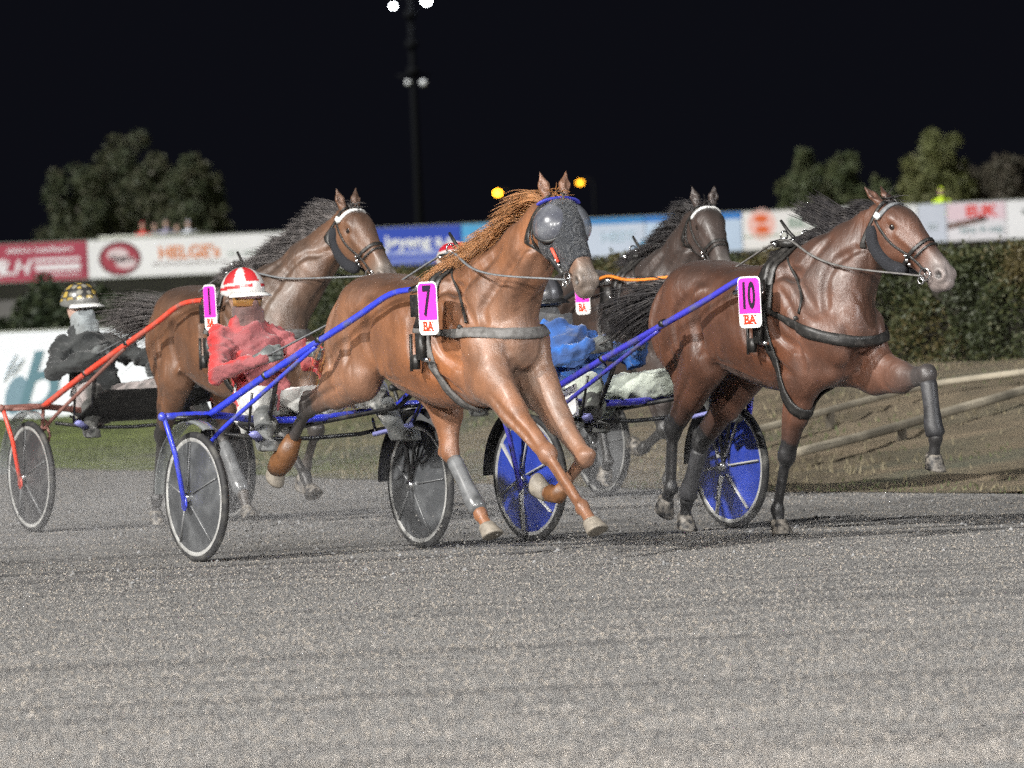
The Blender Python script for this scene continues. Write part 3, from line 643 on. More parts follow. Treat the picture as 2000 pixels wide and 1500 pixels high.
def legboot(H, key, m, name='tendon_boot', t0=.1, t1=.95, r=.046, hock=False):
    L = H['J'][key]; a, b_ = L[1], L[2]; p = a + (b_ - a) * t0; q = a + (b_ - a) * t1
    bk = V(-.010, 0, 0); MB().tube([p, p + (q - p) * .08, p + (q - p) * .5 + bk * .4, p + (q - p) * .85 + bk, q, q + (q - p) * .06], [r * .9, r, r * .94, r * 1.12, r * 1.15, r * .8], 16).build(name, m, H['T'])

# ------------------------------------------------------------------ sulky
def make_sulky(name, label, loc, rz, fm, discm, spokem, blackguard, seatm, extra=None, lowm=None, tip=(1.86, .33, 1.45), yw=.71, spw_=.008):
    T = thing(name, label, 'sulky', loc, rz, 'racing sulkies')
    R_ = .36
    for s in (-1, 1):
        y = s * yw; c = V(0, y, R_)
        w_ = MB(); a = np.linspace(0, 2 * pi, 13)[:-1]
        w_.lathe([(.021 * cos(t), R_ - .024 + .024 * sin(t)) for t in np.linspace(0, 2 * pi, 13)], c, (0, 1, 0), 64); wheel = w_.build('wheel', M['tyre'], T)
        r_ = MB(); r_.lathe([(-.018, R_ - .030), (-.021, R_ - .040), (-.014, R_ - .062), (0, R_ - .066), (.014, R_ - .062), (.021, R_ - .040), (.018, R_ - .030)], c, (0, 1, 0), 64); r_.build('rim', M['rim'], wheel)
        for sd in (-1, 1):
            d_ = MB(); d_.lathe([(sd * .016, R_ - .050), (sd * .034, .20), (sd * .050, .055), (sd * .050, .004)], c, (0, 1, 0), 64); d_.build('wheel_disc', discm, wheel)
        h_ = MB(); h_.lathe([(-.085, .001), (-.085, .022), (-.052, .028), (.052, .028), (.085, .022), (.085, .001)], c, (0, 1, 0), 20); h_.build('hub', M['metal'], wheel)
        sp = MB(); ph = .35 if s < 0 else .1; nsp = 6 if spw_ > .012 else 5
        for k in range(nsp):
            t = ph + k * 2 * pi / nsp
            for sd in (-1, 1): sp.tube([c + V(.06 * cos(t), sd * .055, .06 * sin(t)), c + V((R_ - .06) * cos(t), sd * .023, (R_ - .06) * sin(t))], spw_, 6, flat=.4)
        sp.build('spoke', spokem, wheel)
        # mudguard
        g = MB(); th = np.linspace(radians(62), radians(178), 20); rg = .425; vs = []
        for t in th:
            for yy, rr in ((-.045, rg - .012), (-.03, rg), (.03, rg), (.045, rg - .012), (.03, rg - .006), (-.03, rg - .006)): vs.append(c + V(rr * cos(t), yy, rr * sin(t)))
        g.add(vs, [(i * 6 + j, i * 6 + (j + 1) % 6, (i + 1) * 6 + (j + 1) % 6, (i + 1) * 6 + j) for i in range(19) for j in range(6)])
        g.build('mudguard', blackguard if s < 0 else M['black'], T)
        # fork
        f = MB(); f.tube([(-.02, s * .885, .825), (.0, s * .83, .60), (.02, s * (yw + .085), .30)], [.020, .021, .019], 10, flat=.7); f.ball((.012, s * (yw + .085), .33), (.03, .012, .045), 8); f.build('wheel_fork', fm, T)
        f = MB(); f.tube([(-.01, s * .60, .80), (.0, s * .63, .55), (0, s * .645, .36)], .012, 8); f.tube([(.02, s * .60, .72), (.12, s * .62, .62), (.0, s * .645, .38)], .009, 8)
        f.tube([(-.02, s * .83, .80), (.05, s * .70, .80)], .012, 8); f.tube([(0, s * .60, .80), (-.0, s * .74, .80)], .01, 8); f.build('inner_stay', lowm or M['black'], T)
        # shaft with lower brace joining it
        sh = MB(); q = smoothpath([(-.02, s * .60, .805), (.55, s * .53, 1.02), (1.3, s * .40, 1.30), (1.62, s * .345, 1.425), (tip[0], s * tip[1], tip[2])], 8); sh.tube(q, np.interp(np.linspace(0, 1, len(q)), [0, .5, 1], [.020, .018, .015]), 12); shaft = sh.build('shaft', fm, T)
        sh = MB(); q = smoothpath([(.02, s * .615, .66), (.16, s * .60, .74), (.5, s * .53, .925), (.98, s * .455, 1.165)], 8); sh.tube(q, .0125, 10); sh.build('lower_brace', lowm or fm, shaft)
        for pq in ([(.52, s * .53, 1.012), (.545, s * .53, 1.022)], [(1.0, s * .452, 1.195), (1.03, s * .447, 1.205)]): MB().tube(pq, .024, 12).build('clamp', M['black'], shaft)
        cb = MB(); cb.tube([(tip[0] - .02, s * tip[1], tip[2] - .006), (tip[0] + .09, s * tip[1], tip[2] + .012)], .019, 10); cb.build('shaft_cap', M['metal'], shaft)
        # stirrup
        st = MB(); st.tube([(.30, s * .50, .70), (.12, s * .36, .655)], .030, 10, flat=.45); st.build('stirrup', mat('stirrup_tape', (.25, .26, .55), .6) if 'stirrup_tape' not in bpy.data.materials else bpy.data.materials['stirrup_tape'], T)
        for pq in ([(.28, s * .52, .70), (.40, s * .55, .92)], [(.14, s * .36, .66), (.0, s * .42, .74)]): MB().tube(pq, .008, 6).build('stirrup_arm', M['black'], T)
    f = MB(); f.tube(smoothpath([(-.02, -.885, .81), (-.02, -.6, .808), (-.05, -.3, .77), (-.06, 0, .755), (-.05, .3, .77), (-.02, .6, .808), (-.02, .885, .81)], 6), .020, 12)
    f.ball((-.02, -.89, .81), .026, 8); f.ball((-.02, .89, .81), .026, 8); f.build('axle_arch', lowm or fm, T)
    f = MB(); f.tube([(.08, -.56, .70), (.06, -.3, .66), (.05, 0, .65), (.06, .3, .66), (.08, .56, .70)], .012, 8)
    for s in (-1, 1): f.tube([(-.45, s * .14, .70), (-.05, s * .16, .74), (.32, s * .40, .80), (.62, s * .51, .99)], .013, 8)
    f.build('seat_frame', M['black'], T)
    s_ = MB(); s_.ball((-.42, 0, .745), (.20, .19, .04), 10); s_.ball((-.56, 0, .775), (.07, .19, .05), 10); s_.build('seat', seatm, T)
    return T

# ------------------------------------------------------------------ driver
def mudcol(vt, F, c, z0):
    """mud thrown up by the hooves sticks to whatever faces forward"""
    N_ = F.normal(vt); n_ = .5 + .25 * np.sin(vt @ V(31, 17, 23)) + .25 * np.sin(vt @ V(-13, 41, 9) + 1); f = np.clip((N_[:, 0] - .05 + .25 * (n_ - .5)) / .55, 0, 1)[:, None] * .92
    return np.array(c['a']) * (1 - f) + np.array(c['b']) * f
def wrinkle(vt, F, amp, seed):
    g = np.random.default_rng(seed); N_ = F.normal(vt); h = 0
    for k in range(9):
        d = nz(g.normal(0, 1, 3) * V(1, .6, 1.3)); fr = g.uniform(16, 38); wv = g.normal(0, 9, 3); h = h + (1 - np.abs(np.sin(vt @ d * fr + 1.6 * np.sin(vt @ wv) + g.uniform(0, 6)))) ** 2 * np.clip(np.sin(vt @ g.normal(0, 5, 3) + g.uniform(0, 6)), 0, 1)
    return vt + N_ * ((h - h.mean()) * amp)[:, None]
def make_driver(name, label, loc, rz, P, jm, tm, bm, gm, helm, helm2, facem, maskm, gog=None):
    T = thing('person', label, 'person', loc, rz, 'sulky drivers')
    hip, neck, hd = V(*P['hip']), V(*P['neck']), V(*P['head'])
    hy = radians(P.get('yaw', 0)); hf = V(cos(hy), sin(hy), -.08); hs_ = V(-sin(hy), cos(hy), 0)
    sh = {s: neck + V(.02, s * .165, -.095) for s in (-1, 1)}; ax = nz(neck - hip)
    lo, hi = V(-1.0, -.75, .45), V(.75, .75, 1.8)
    def torso(F, off):
        F.cap(hip + V(0, 0, .02), hip + ax * .2, (.15, .115), (.135, .10), side=(0, 1, 0), k=.04, off=off)
        F.cap(hip + ax * .2, neck - ax * .17, (.135, .10), (.145, .105), side=(0, 1, 0), k=.05, off=off)
        F.cap(sh[-1] , sh[1], (.052, .052), (.052, .052), side=(1, 0, 0), k=.05, off=off)
        F.cap(neck - ax * .12, neck - ax * .0, (.12, .08), (.055, .055), side=(0, 1, 0), k=.05, off=off)
    def arm(F, s, off, end=1.):
        el, ha = V(*P['elbow'][s]), V(*P['hand'][s]); w_ = el + (ha - el) * end
        F.cap(sh[s], el, (.055, .058), (.043, .045), k=.03, off=off); F.cap(el, w_, (.044, .046), (.031, .034), k=.02, off=off)
    def leg(F, s, off, end=1.):
        kn, ft = V(*P['knee'][s]), V(*P['foot'][s]); h0 = hip + V(.03, s * .09, .0)
        F.cap(h0, kn, (.082, .082), (.056, .060), k=.05, off=off); F.cap(kn, kn + (ft - kn) * end, (.058, .06), (.042, .045), k=.03, off=off)
    # body: one continuous mesh (head, neck, trunk, limbs) under the clothes
    F = Field(lo, hi, .013)
    torso(F, -.02)
    for s in (-1, 1): arm(F, s, -.012); leg(F, s, -.014)
    F.cap(neck - V(0, 0, .05), hd - V(.0, 0, .08), (.052, .055), (.05, .055), k=.03)
    F.ell(hd, (.098, .074, .115), R=np.stack([hf, hs_, V(0, 0, 1)], 1), k=.02); F.ell(hd + hf * .035 - V(0, 0, .065), (.06, .05, .05), k=.03)
    F.cap(hd + hf * .092 + V(0, 0, .01), hd + hf * .11 - V(0, 0, .025), (.010, .010), (.015, .013), k=.015)
    F.cap(hd + hf * .085 - V(0, 0, .058) - hs_ * .02, hd + hf * .085 - V(0, 0, .058) + hs_ * .02, (.009, .008), (.009, .008), k=.012)
    for s in (-1, 1): F.ell(hd + hs_ * s * .074 - V(.0, 0, .01), (.018, .009, .03), k=.01); F.ell(hd + hf * .084 + hs_ * s * .03 + V(0, 0, .012), (.01, .014, .009), k=.01, sub=True)
    vt, fc = F.mesh(); body = mesh_obj('body', vt, fc, facem, T)
    for s in (-1, 1): MB().ball(hd + hf * .076 + hs_ * s * .03 + V(0, 0, .012), .012, 8).build('eye', M['eye'], T)
    # neck gaiter / mask over the lower face
    F = Field(hd - .28, hd + .2, .010); F.cap(neck + V(0, 0, -.02), hd - V(-.01, 0, .10), (.082, .085), (.066, .074), k=.03); F.ell(hd + hf * .03 - V(0, 0, .062), (.085, .077, .070), R=np.stack([hf, hs_, V(0, 0, 1)], 1), k=.03)
    F.cap(hd + hf * .10 - V(0, 0, .0), hd + hf * .115 - V(0, 0, .03), (.012, .012), (.018, .016), k=.02)
    for k in range(3): a = .03 * k; F.cap(neck + hf * .05 + V(0, -.07, .0 + a), neck + hf * .06 + V(0, .07, .015 + a), (.014, .012), (.014, .012), side=(1, 0, 0), k=.02)
    vt, fc = F.mesh(); mesh_obj('face_mask', vt, fc, maskm, T)
    # jacket
    F = Field(lo, hi, .013); torso(F, .012)
    for s in (-1, 1): arm(F, s, .010, .93)
    g = np.random.default_rng(3)
    for k in range(9):   # folds in the cloth
        t = k / 9; c = hip + ax * (.04 + .035 * k) + V(.09, 0, 0); F.cap(c + V(0, -.13, .02 * sin(k * 2)), c + V(.015, .1, .03 + .02 * cos(k)), (.009, .012), (.006, .01), side=(1, 0, 0), k=.03)
    for s in (-1, 1):
        el, ha = V(*P['elbow'][s]), V(*P['hand'][s])
        for k in range(4):
            c = sh[s] + (el - sh[s]) * (.35 + .2 * k); F.cap(c + V(.05, 0, .03), c + V(.02, s * .055, -.03), (.008, .01), (.006, .008), side=(0, 0, 1), k=.03)
            c = el + (ha - el) * (.15 + .2 * k); F.cap(c + V(0, -.045, .02), c + V(0, .045, .03), (.008, .009), (.007, .008), side=(0, 0, 1), k=.03)
    for k in range(3): a = 2 * pi * k / 3 + .3
    F.cap(neck + V(.0, -.055, .0), neck + V(.0, .055, .0), (.045, .05), (.045, .05), side=(1, 0, 0), k=.04)
    vt, fc = F.mesh(); col_ = mudcol(vt, F, jm, hip[2] + .1); vt = wrinkle(vt, F, .020, 5); mesh_obj('jacket', vt, fc, jm['m'], T, col=col_)
    # trousers
    F = Field(lo, hi, .013); F.cap(hip + V(-.02, 0, -.04), hip + ax * .10, (.17, .13), (.15, .115), side=(0, 1, 0), k=.05)
    for s in (-1, 1):
        leg(F, s, .010, .62); kn = V(*P['knee'][s]); h0 = hip + V(.03, s * .09, .0)
        for k in range(5): c = h0 + (kn - h0) * (.3 + .16 * k); F.cap(c + V(0, -.06, .05), c + V(.03, .06, .04), (.01, .012), (.008, .01), side=(0, 0, 1), k=.03)
    vt, fc = F.mesh(); col_ = mudcol(vt, F, tm, .6); vt = wrinkle(vt, F, .018, 8); mesh_obj('trousers', vt, fc, tm['m'], T, col=col_)
    for s in (-1, 1):   # boots
        kn, ft = V(*P['knee'][s]), V(*P['foot'][s]); F = Field(np.minimum(kn, ft) - .2, np.maximum(kn, ft) + .32, .011); d = nz(ft - kn)
        a = kn + (ft - kn) * .42; F.cap(a, ft, (.062, .068), (.046, .052), k=.02); F.cap(ft + V(-.02, 0, -.03), ft + V(.15, s * .03, -.03), (.038, .04), (.036, .028), side=(0, 1, 0), k=.03); F.cap(ft + V(-.03, 0, -.05), ft + V(.17, s * .03, -.055), (.036, .015), (.038, .012), side=(0, 1, 0), k=.01)
        vt, fc = F.mesh(); mesh_obj('boot', vt, fc, bm, T)
        # glove: palm, four curled fingers of different length, thumb from the side
        el, ha = V(*P['elbow'][s]), V(*P['hand'][s]); X = nz(ha - el); Y = nz(np.cross((0, 0, 1), X)) * (-s); Z = nz(np.cross(X, Y)) ; Z = Z if Z[2] > 0 else -Z
        F = Field(ha - .14, ha + .17, .0055); F.cap(ha - X * .06, ha + X * .01, (.030, .034), (.030, .036), side=Y, k=.02); F.cap(ha, ha + X * .055, (.022, .036), (.018, .042), side=Y, k=.02)
        for i, (zz, ln) in enumerate(((.034, .9), (.012, 1.), (-.011, .95), (-.033, .78))):
            k0 = ha + X * .06 + Z * zz; k1 = k0 + (X * .030 + Y * .014) * ln; k2 = k1 + (X * .002 + Y * .030) * ln; k3 = k2 + (-X * .022 + Y * .006) * ln
            F.cap(k0 - X * .02, k1, .0115, .0105, side=Z, k=.008); F.cap(k1, k2, .0105, .0098, side=Z, k=.006); F.cap(k2, k3, .0098, .0085, side=Z, k=.006)
        t0 = ha + X * .012 + Z * .036; F.cap(t0, t0 + X * .028 + Z * .012 + Y * .018, .0135, .0115, side=Z, k=.012); F.cap(t0 + X * .028 + Z * .012 + Y * .018, t0 + X * .05 + Y * .034, .0115, .0095, side=Z, k=.006)
        vt, fc = F.mesh(); mesh_obj('glove', vt, fc, gm, T)
    # helmet
    R = np.stack([nz(hf + V(0, 0, .12)), hs_, nz(V(0, 0, 1) - hf * .1)], 1); c = hd + V(-.005, 0, .035)
    F = Field(c - .2, c + .2, .008); F.ell(c, (.142, .118, .128), R=R, k=.0); F.cut(c - V(0, 0, .035) + hf * 0, nz(V(0, 0, -1) + hf * -.15))
    vt, fc = F.mesh(); q = (vt - c) @ R; u, v, z = q[:, 0] / .14, q[:, 1] / .118, q[:, 2] / .128
    colr = helm2(u, v, z); h = mesh_obj('helmet', vt, fc, helm, T, col=colr)
    # peak
    n = 18; vs = []
    for j in range(n):
        a = radians(-72 + 144 * j / (n - 1))
        for rr, zz in ((.128, -.012), (.178, -.038), (.178, -.044), (.128, -.020)): vs.append(c + R @ V(cos(a) * (rr * 1.03 if rr > .13 else .132), sin(a) * rr * (.82 if rr > .13 else .9), zz))
    mesh_obj('helmet_peak', vs, [(i * 4 + j, i * 4 + (j + 1) % 4, (i + 1) * 4 + (j + 1) % 4, (i + 1) * 4 + j) for i in range(n - 1) for j in range(4)] + [(3, 2, 1, 0), (4 * n - 4, 4 * n - 3, 4 * n - 2, 4 * n - 1)], M['black'] if helm2.__name__ == 'pat10' else (bpy.data.materials.get('helmet_white') or mat('helmet_white', (.75, .75, .73), .35)), h)
    if gog:
        vs = []; n = 14
        for j in range(n):
            a = radians(-75 + 150 * j / (n - 1))
            for rr, zz in ((.116, -.05), (.120, .02), (.112, .02), (.108, -.05)): vs.append(hd + hf * (cos(a) * rr) + hs_ * sin(a) * rr * .84 + V(0, 0, zz))
        mesh_obj('goggles', vs, [(i * 4 + j, i * 4 + (j + 1) % 4, (i + 1) * 4 + (j + 1) % 4, (i + 1) * 4 + j) for i in range(n - 1) for j in range(4)], gog, T)
    return dict(T=T, hand={s: V(*P['hand'][s]) for s in (-1, 1)})
# ================================================================== THE SETTING
smooth = lambda a, b, x: (lambda t: t * t * (3 - 2 * t))(np.clip((x - a) / (b - a), 0, 1))
ep = np.array([G(px, py)[:2] for px, py in ((-200, 911), (0, 913), (300, 919), (650, 935), (1300, 957), (2000, 965), (2300, 968))])
def edgeY(x):
    x = np.asarray(x, float); y = np.interp(x, ep[:, 0], ep[:, 1]); y = np.where(x < ep[0, 0], ep[0, 1] + (ep[0, 0] - x) * .9, y); return np.where(x > ep[-1, 0], ep[-1, 1] - (x - ep[-1, 0]) * .35, y)
def terr(x, y): return .62 * smooth(0, 19, y - edgeY(x)) * smooth(-4.5, -.5, x) + .004
mud = V(.20, .185, .165)
def ground_mat(name, c1, c2, c3, sc1, streak, bumpd, attr=None, rough=.85):
    m = bpy.data.materials.new(name); m.use_nodes = True; nt = m.node_tree; N, L = nt.nodes, nt.links; b = N['Principled BSDF']; b.inputs['Roughness'].default_value = rough
    tc = N.new('ShaderNodeTexCoord'); g = N.new('ShaderNodeNewGeometry')
    def noise(scale, st=(1, 1, 1), det=5, dist=0):
        mp = N.new('ShaderNodeMapping'); mp.inputs['Scale'].default_value = st; L.new(g.outputs['Position'], mp.inputs[0]); n = N.new('ShaderNodeTexNoise'); n.inputs['Scale'].default_value = scale; n.inputs['Detail'].default_value = det; n.inputs['Distortion'].default_value = dist; L.new(mp.outputs[0], n.inputs['Vector']); return n.outputs[0]
    def rng_(s, a, b_): r = N.new('ShaderNodeMapRange'); r.inputs[1].default_value = a; r.inputs[2].default_value = b_; L.new(s, r.inputs[0]); return r.outputs[0]
    def mix(f, a, c):
        x = N.new('ShaderNodeMix'); x.data_type = 'RGBA'; L.new(f, x.inputs[0])
        for i, q in ((6, a), (7, c)):
            if isinstance(q, tuple): x.inputs[i].default_value = (*q, 1)
            else: L.new(q, x.inputs[i])
        return x.outputs[2]
    base = mix(rng_(noise(sc1), .38, .62), c1, c2)
    if attr: a = N.new('ShaderNodeAttribute'); a.attribute_name = 'Col'; x = N.new('ShaderNodeMix'); x.data_type = 'RGBA'; x.blend_type = 'MULTIPLY'; x.inputs[0].default_value = 1; L.new(base, x.inputs[6]); L.new(a.outputs['Color'], x.inputs[7]); base = x.outputs[2]
    base = mix(rng_(noise(streak[0], streak[1], 4, .6), streak[2], streak[3]), base, c3)
    L.new(base, b.inputs['Base Color']); u = N.new('ShaderNodeBump'); u.inputs['Strength'].default_value = .9; u.inputs['Distance'].default_value = bumpd; L.new(noise(bumpd and 45), u.inputs['Height'])
    u2 = N.new('ShaderNodeBump'); u2.inputs['Strength'].default_value = .7; u2.inputs['Distance'].default_value = .05; L.new(noise(2.2, (.5, 1, 1)), u2.inputs['Height']); L.new(u.outputs[0], u2.inputs['Normal']); L.new(u2.outputs[0], b.inputs['Normal'])
    return m
# far ground
gm_ = ground_mat('far_ground', (.05, .06, .035), (.07, .065, .045), (.04, .045, .03), .5, (.2, (1, 1, 1), .5, .7), .02)
tag(mesh_obj('ground', [(-900, -80, -.05), (900, -80, -.05), (900, 1500, -.05), (-900, 1500, -.05)], [(0, 1, 2, 3)], gm_), kind='structure')
# track: grey gravel surface
tm_ = ground_mat('gravel_track', (.150, .148, .146), (.205, .200, .192), (.075, .074, .074), 40, (.9, (.14, 1.9, 1), .52, .70), .014)
X = np.linspace(-60, 60, 241); e = edgeY(X); vs = []; 
rows = np.concatenate([np.linspace(-40, 0, 6), [30]])
vs = [(x, y, 0) for y in (-40, 0, 20, 35) for x in X] + [(x, yy + .02, 0) for x, yy in zip(X, e)]
n = len(X); f = [(r * n + i, r * n + i + 1, (r + 1) * n + i + 1, (r + 1) * n + i) for r in range(4) for i in range(n - 1)]
tag(mesh_obj('racetrack', vs, f, tm_), kind='structure')
# verge and mound inside the track
X = np.linspace(-60, 60, 401); S_ = np.concatenate([np.linspace(0, 24, 70), np.linspace(25, 45, 20), [60, 100, 160, 300]]); gx = np.random.default_rng(9)
XX, SS = np.meshgrid(X, S_); YY = edgeY(XX) + SS + np.where(SS < .01, .22 * np.sin(XX * 2.3) + .15 * np.sin(XX * 5.9 + 1) + gx.normal(0, .07, SS.shape), 0); ZZ = terr(XX, YY) + np.where((SS > .3) & (SS < 45), gx.normal(0, .012, SS.shape), 0) + .0
ZZ += .035 * np.sin(XX * 1.1 + YY * .7) * np.sin(YY * .9 - XX * .4) * smooth(.5, 5, SS); ZZ = np.maximum(ZZ, .004)
fr_ = smooth(-5.5, .5, XX)[..., None]; cg = V(1.0, 1.35, .48) * 1.0; cb_ = V(1.02, .86, .70); colr = cg * (1 - fr_) + cb_ * fr_; colr = colr * (1 + gx.normal(0, .06, SS.shape))[..., None]
vt = np.stack([XX, YY, ZZ], -1).reshape(-1, 3); a, b_ = len(S_), len(X); I = np.arange(a * b_).reshape(a, b_); f = np.stack([I[:-1, :-1], I[:-1, 1:], I[1:, 1:], I[1:, :-1]], -1).reshape(-1, 4)
vm = ground_mat('verge', (.125, .122, .098), (.190, .178, .145), (.100, .102, .070), 1.3, (.5, (.5, .9, 1), .5, .68), .04, attr=True)
tag(mesh_obj('grass_verge', vt, f.astype(np.int32), vm, col=colr.reshape(-1, 3)), kind='structure')

# loose gravel on the track, each pebble real
def pebbles(name, n, y0, y1, rmin, rmax, seed, mats_, fade=False):
    g = np.random.default_rng(seed); y = y0 + (y1 - y0) * g.uniform(0, 1, n) ** 2.2 * (1 + 0) if fade else (g.uniform(0, 1, n) * (y1 ** 1.6 - y0 ** 1.6) + y0 ** 1.6) ** (1 / 1.6); x = g.uniform(-1, 1, n) * (y * .064 + 1.2); r = rmin * (rmax / rmin) ** (g.uniform(0, 1, n) ** 1.6)
    keep = y < edgeY(x) - .1; x, y, r = x[keep], y[keep], r[keep]; n = len(x)
    o = np.array([(1, 0, 0), (-1, 0, 0), (0, 1, 0), (0, -1, 0), (0, 0, 1), (0, 0, -1)], float); F8 = np.array([(0, 2, 4), (2, 1, 4), (1, 3, 4), (3, 0, 4), (2, 0, 5), (1, 2, 5), (3, 1, 5), (0, 3, 5)])
    v = o[None] * g.uniform(.6, 1.2, (n, 6, 1)) + g.normal(0, .15, (n, 6, 3)); a = g.uniform(0, 6.28, n); c, s = np.cos(a)[:, None], np.sin(a)[:, None]
    vx = v[..., 0] * c - v[..., 1] * s; vy = v[..., 0] * s + v[..., 1] * c; v = np.stack([vx, vy, v[..., 2] * .75], -1) * r[:, None, None] + np.stack([x, y, r * .25], -1)[:, None]
    f = (F8[None] + (np.arange(n) * 6)[:, None, None]).reshape(-1, 3); st_ = np.sin(y * 2.3 + .5 * np.sin(x * .45 + y * .2)) * np.sin(y * .61 + x * .07 + 1) + .5 * np.sin(y * 5.7 + .3 * x) * np.sin(x * .3 + y * .4) + .6 * np.sin(x * .5 + 1.3 * np.sin(y * .33)) * np.sin(y * .27 + 2); u_ = g.uniform(0, 1, n) + .11 * st_; fm = np.repeat(np.where(u_ > .80, 2, np.where(u_ < .36, 1, 0)), 8)
    return mesh_obj(name, v.reshape(-1, 3), f.astype(np.int32), None, None, False, mats=mats_, fm=fm)
pm = [mat('pebble_grey', (.17, .163, .152), .8), mat('pebble_dark', (.085, .082, .080), .8), mat('pebble_light', (.27, .24, .205), .8)]
tag(pebbles('gravel', 200000, 23, 75, .004, .0095, 4, pm), kind='stuff')
tag(pebbles('coarse_gravel', 60000, 23.5, 44, .004, .0085, 5, [mat('pebble_sand', (.215, .195, .175), .8), mat('pebble_black', (.065, .063, .064), .8), mat('pebble_pale', (.28, .26, .24), .8)], True), kind='stuff')
tag(pebbles('loose_clods', 2600, 41, 64, .008, .020, 6, [mat('clod_grey', (.19, .19, .19), .9), mat('clod_dark', (.09, .088, .086), .9), mat('clod_pale', (.25, .25, .25), .9)]), kind='stuff')
# grass tufts on the verge
def tufts(name, n, m_, seed, xr, sr, h, dens=None):
    g = np.random.default_rng(seed); x = g.uniform(*xr, n); s = sr[0] + (sr[1] - sr[0]) * g.uniform(0, 1, n) ** 1.3; y = edgeY(x) + s
    if dens is not None: k = g.uniform(0, 1, n) < dens(x, y); x, y = x[k], y[k]
    z = terr(x, y); n = len(x); vs = []; a = g.uniform(0, 6.28, n); hh = h * g.uniform(.4, 1.3, n); lx, ly = g.normal(0, .35, n) * hh, g.normal(0, .35, n) * hh; w_ = .010
    p = np.stack([x, y, z - .01], -1); d = np.stack([np.cos(a), np.sin(a), 0 * a], -1) * w_; tip = p + np.stack([lx, ly, hh], -1)
    v = np.stack([p - d, p + d, tip], 1); f = np.arange(3 * n).reshape(-1, 3)
    return tag(mesh_obj(name, v.reshape(-1, 3), f.astype(np.int32), m_, None, False), kind='stuff')
clump = lambda x, y: np.clip(.5 + .9 * np.sin(x * 1.7 + 1) * np.sin(y * .9) + .5 * np.sin(x * 4.1 - y * 2.3), .03, 1)
tufts('grass', 60000, mat('grass_blade', (.080, .095, .038), .7), 12, (-9, 7), (0, 26), .04, lambda x, y: clump(x, y) * (1 - .75 * smooth(-2, 1, x)))
tufts('dry_grass', 9000, mat('dry_grass_blade', (.17, .145, .09), .8), 13, (-3, 7), (.2, 26), .06, lambda x, y: 1.03 - clump(x, y))

# low rails on the mound
railm = mat('weathered_rail_wood', (.36, .32, .245), .9, noise=(2.2, .42, .38, .64), bump=[(20, .5, .01)])
def rail(label, pts, r, hgt=.11):
    def on_bank(px, py):   # where the sight of this pixel meets the bank raised by the rail's height
        for D_ in np.arange(50, 80, .05):
            q = at(px, py, D_)
            if q[2] < terr(q[0], q[1]) + hgt: break
        return q
    P = smoothpath([on_bank(p[0], p[1]) for p in pts], 8); b = MB(); b.tube(P, r, 8, flat=.8); t = thing('guard_rail', label, 'rail', P[0] * V(1, 1, 0)); o = b.build('rail_beam', railm, t)
    o.location = -t.location; L = np.r_[0, np.cumsum(np.linalg.norm(np.diff(P, axis=0), axis=1))]
    for d in np.arange(1.6, L[-1], 5.5):
        q = np.array([np.interp(d, L, P[:, i]) for i in range(3)]); zb = terr(q[0], q[1]) - .08; p_ = MB(); p_.box((q[0], q[1], (q[2] + zb) / 2), (.07, .07, q[2] - zb - .03)); o = p_.build('rail_post', mat('rail_post_wood', (.07, .06, .045), .85) if 'rail_post_wood' not in bpy.data.materials else bpy.data.materials['rail_post_wood'], t, False); o.location = -t.location
rail('lower weathered beige rail on short posts across the mound at right', [(1560, 883, 58.5), (1700, 848, 61), (1850, 805, 64.5), (2000, 762, 68), (2120, 725, 71)], .044)
rail('upper weathered beige rail nearer the hedge on the mound', [(1420, 855, 61.5), (1560, 818, 64), (1700, 780, 67), (1830, 750, 70), (2000, 727, 72), (2120, 712, 73.5)], .036)

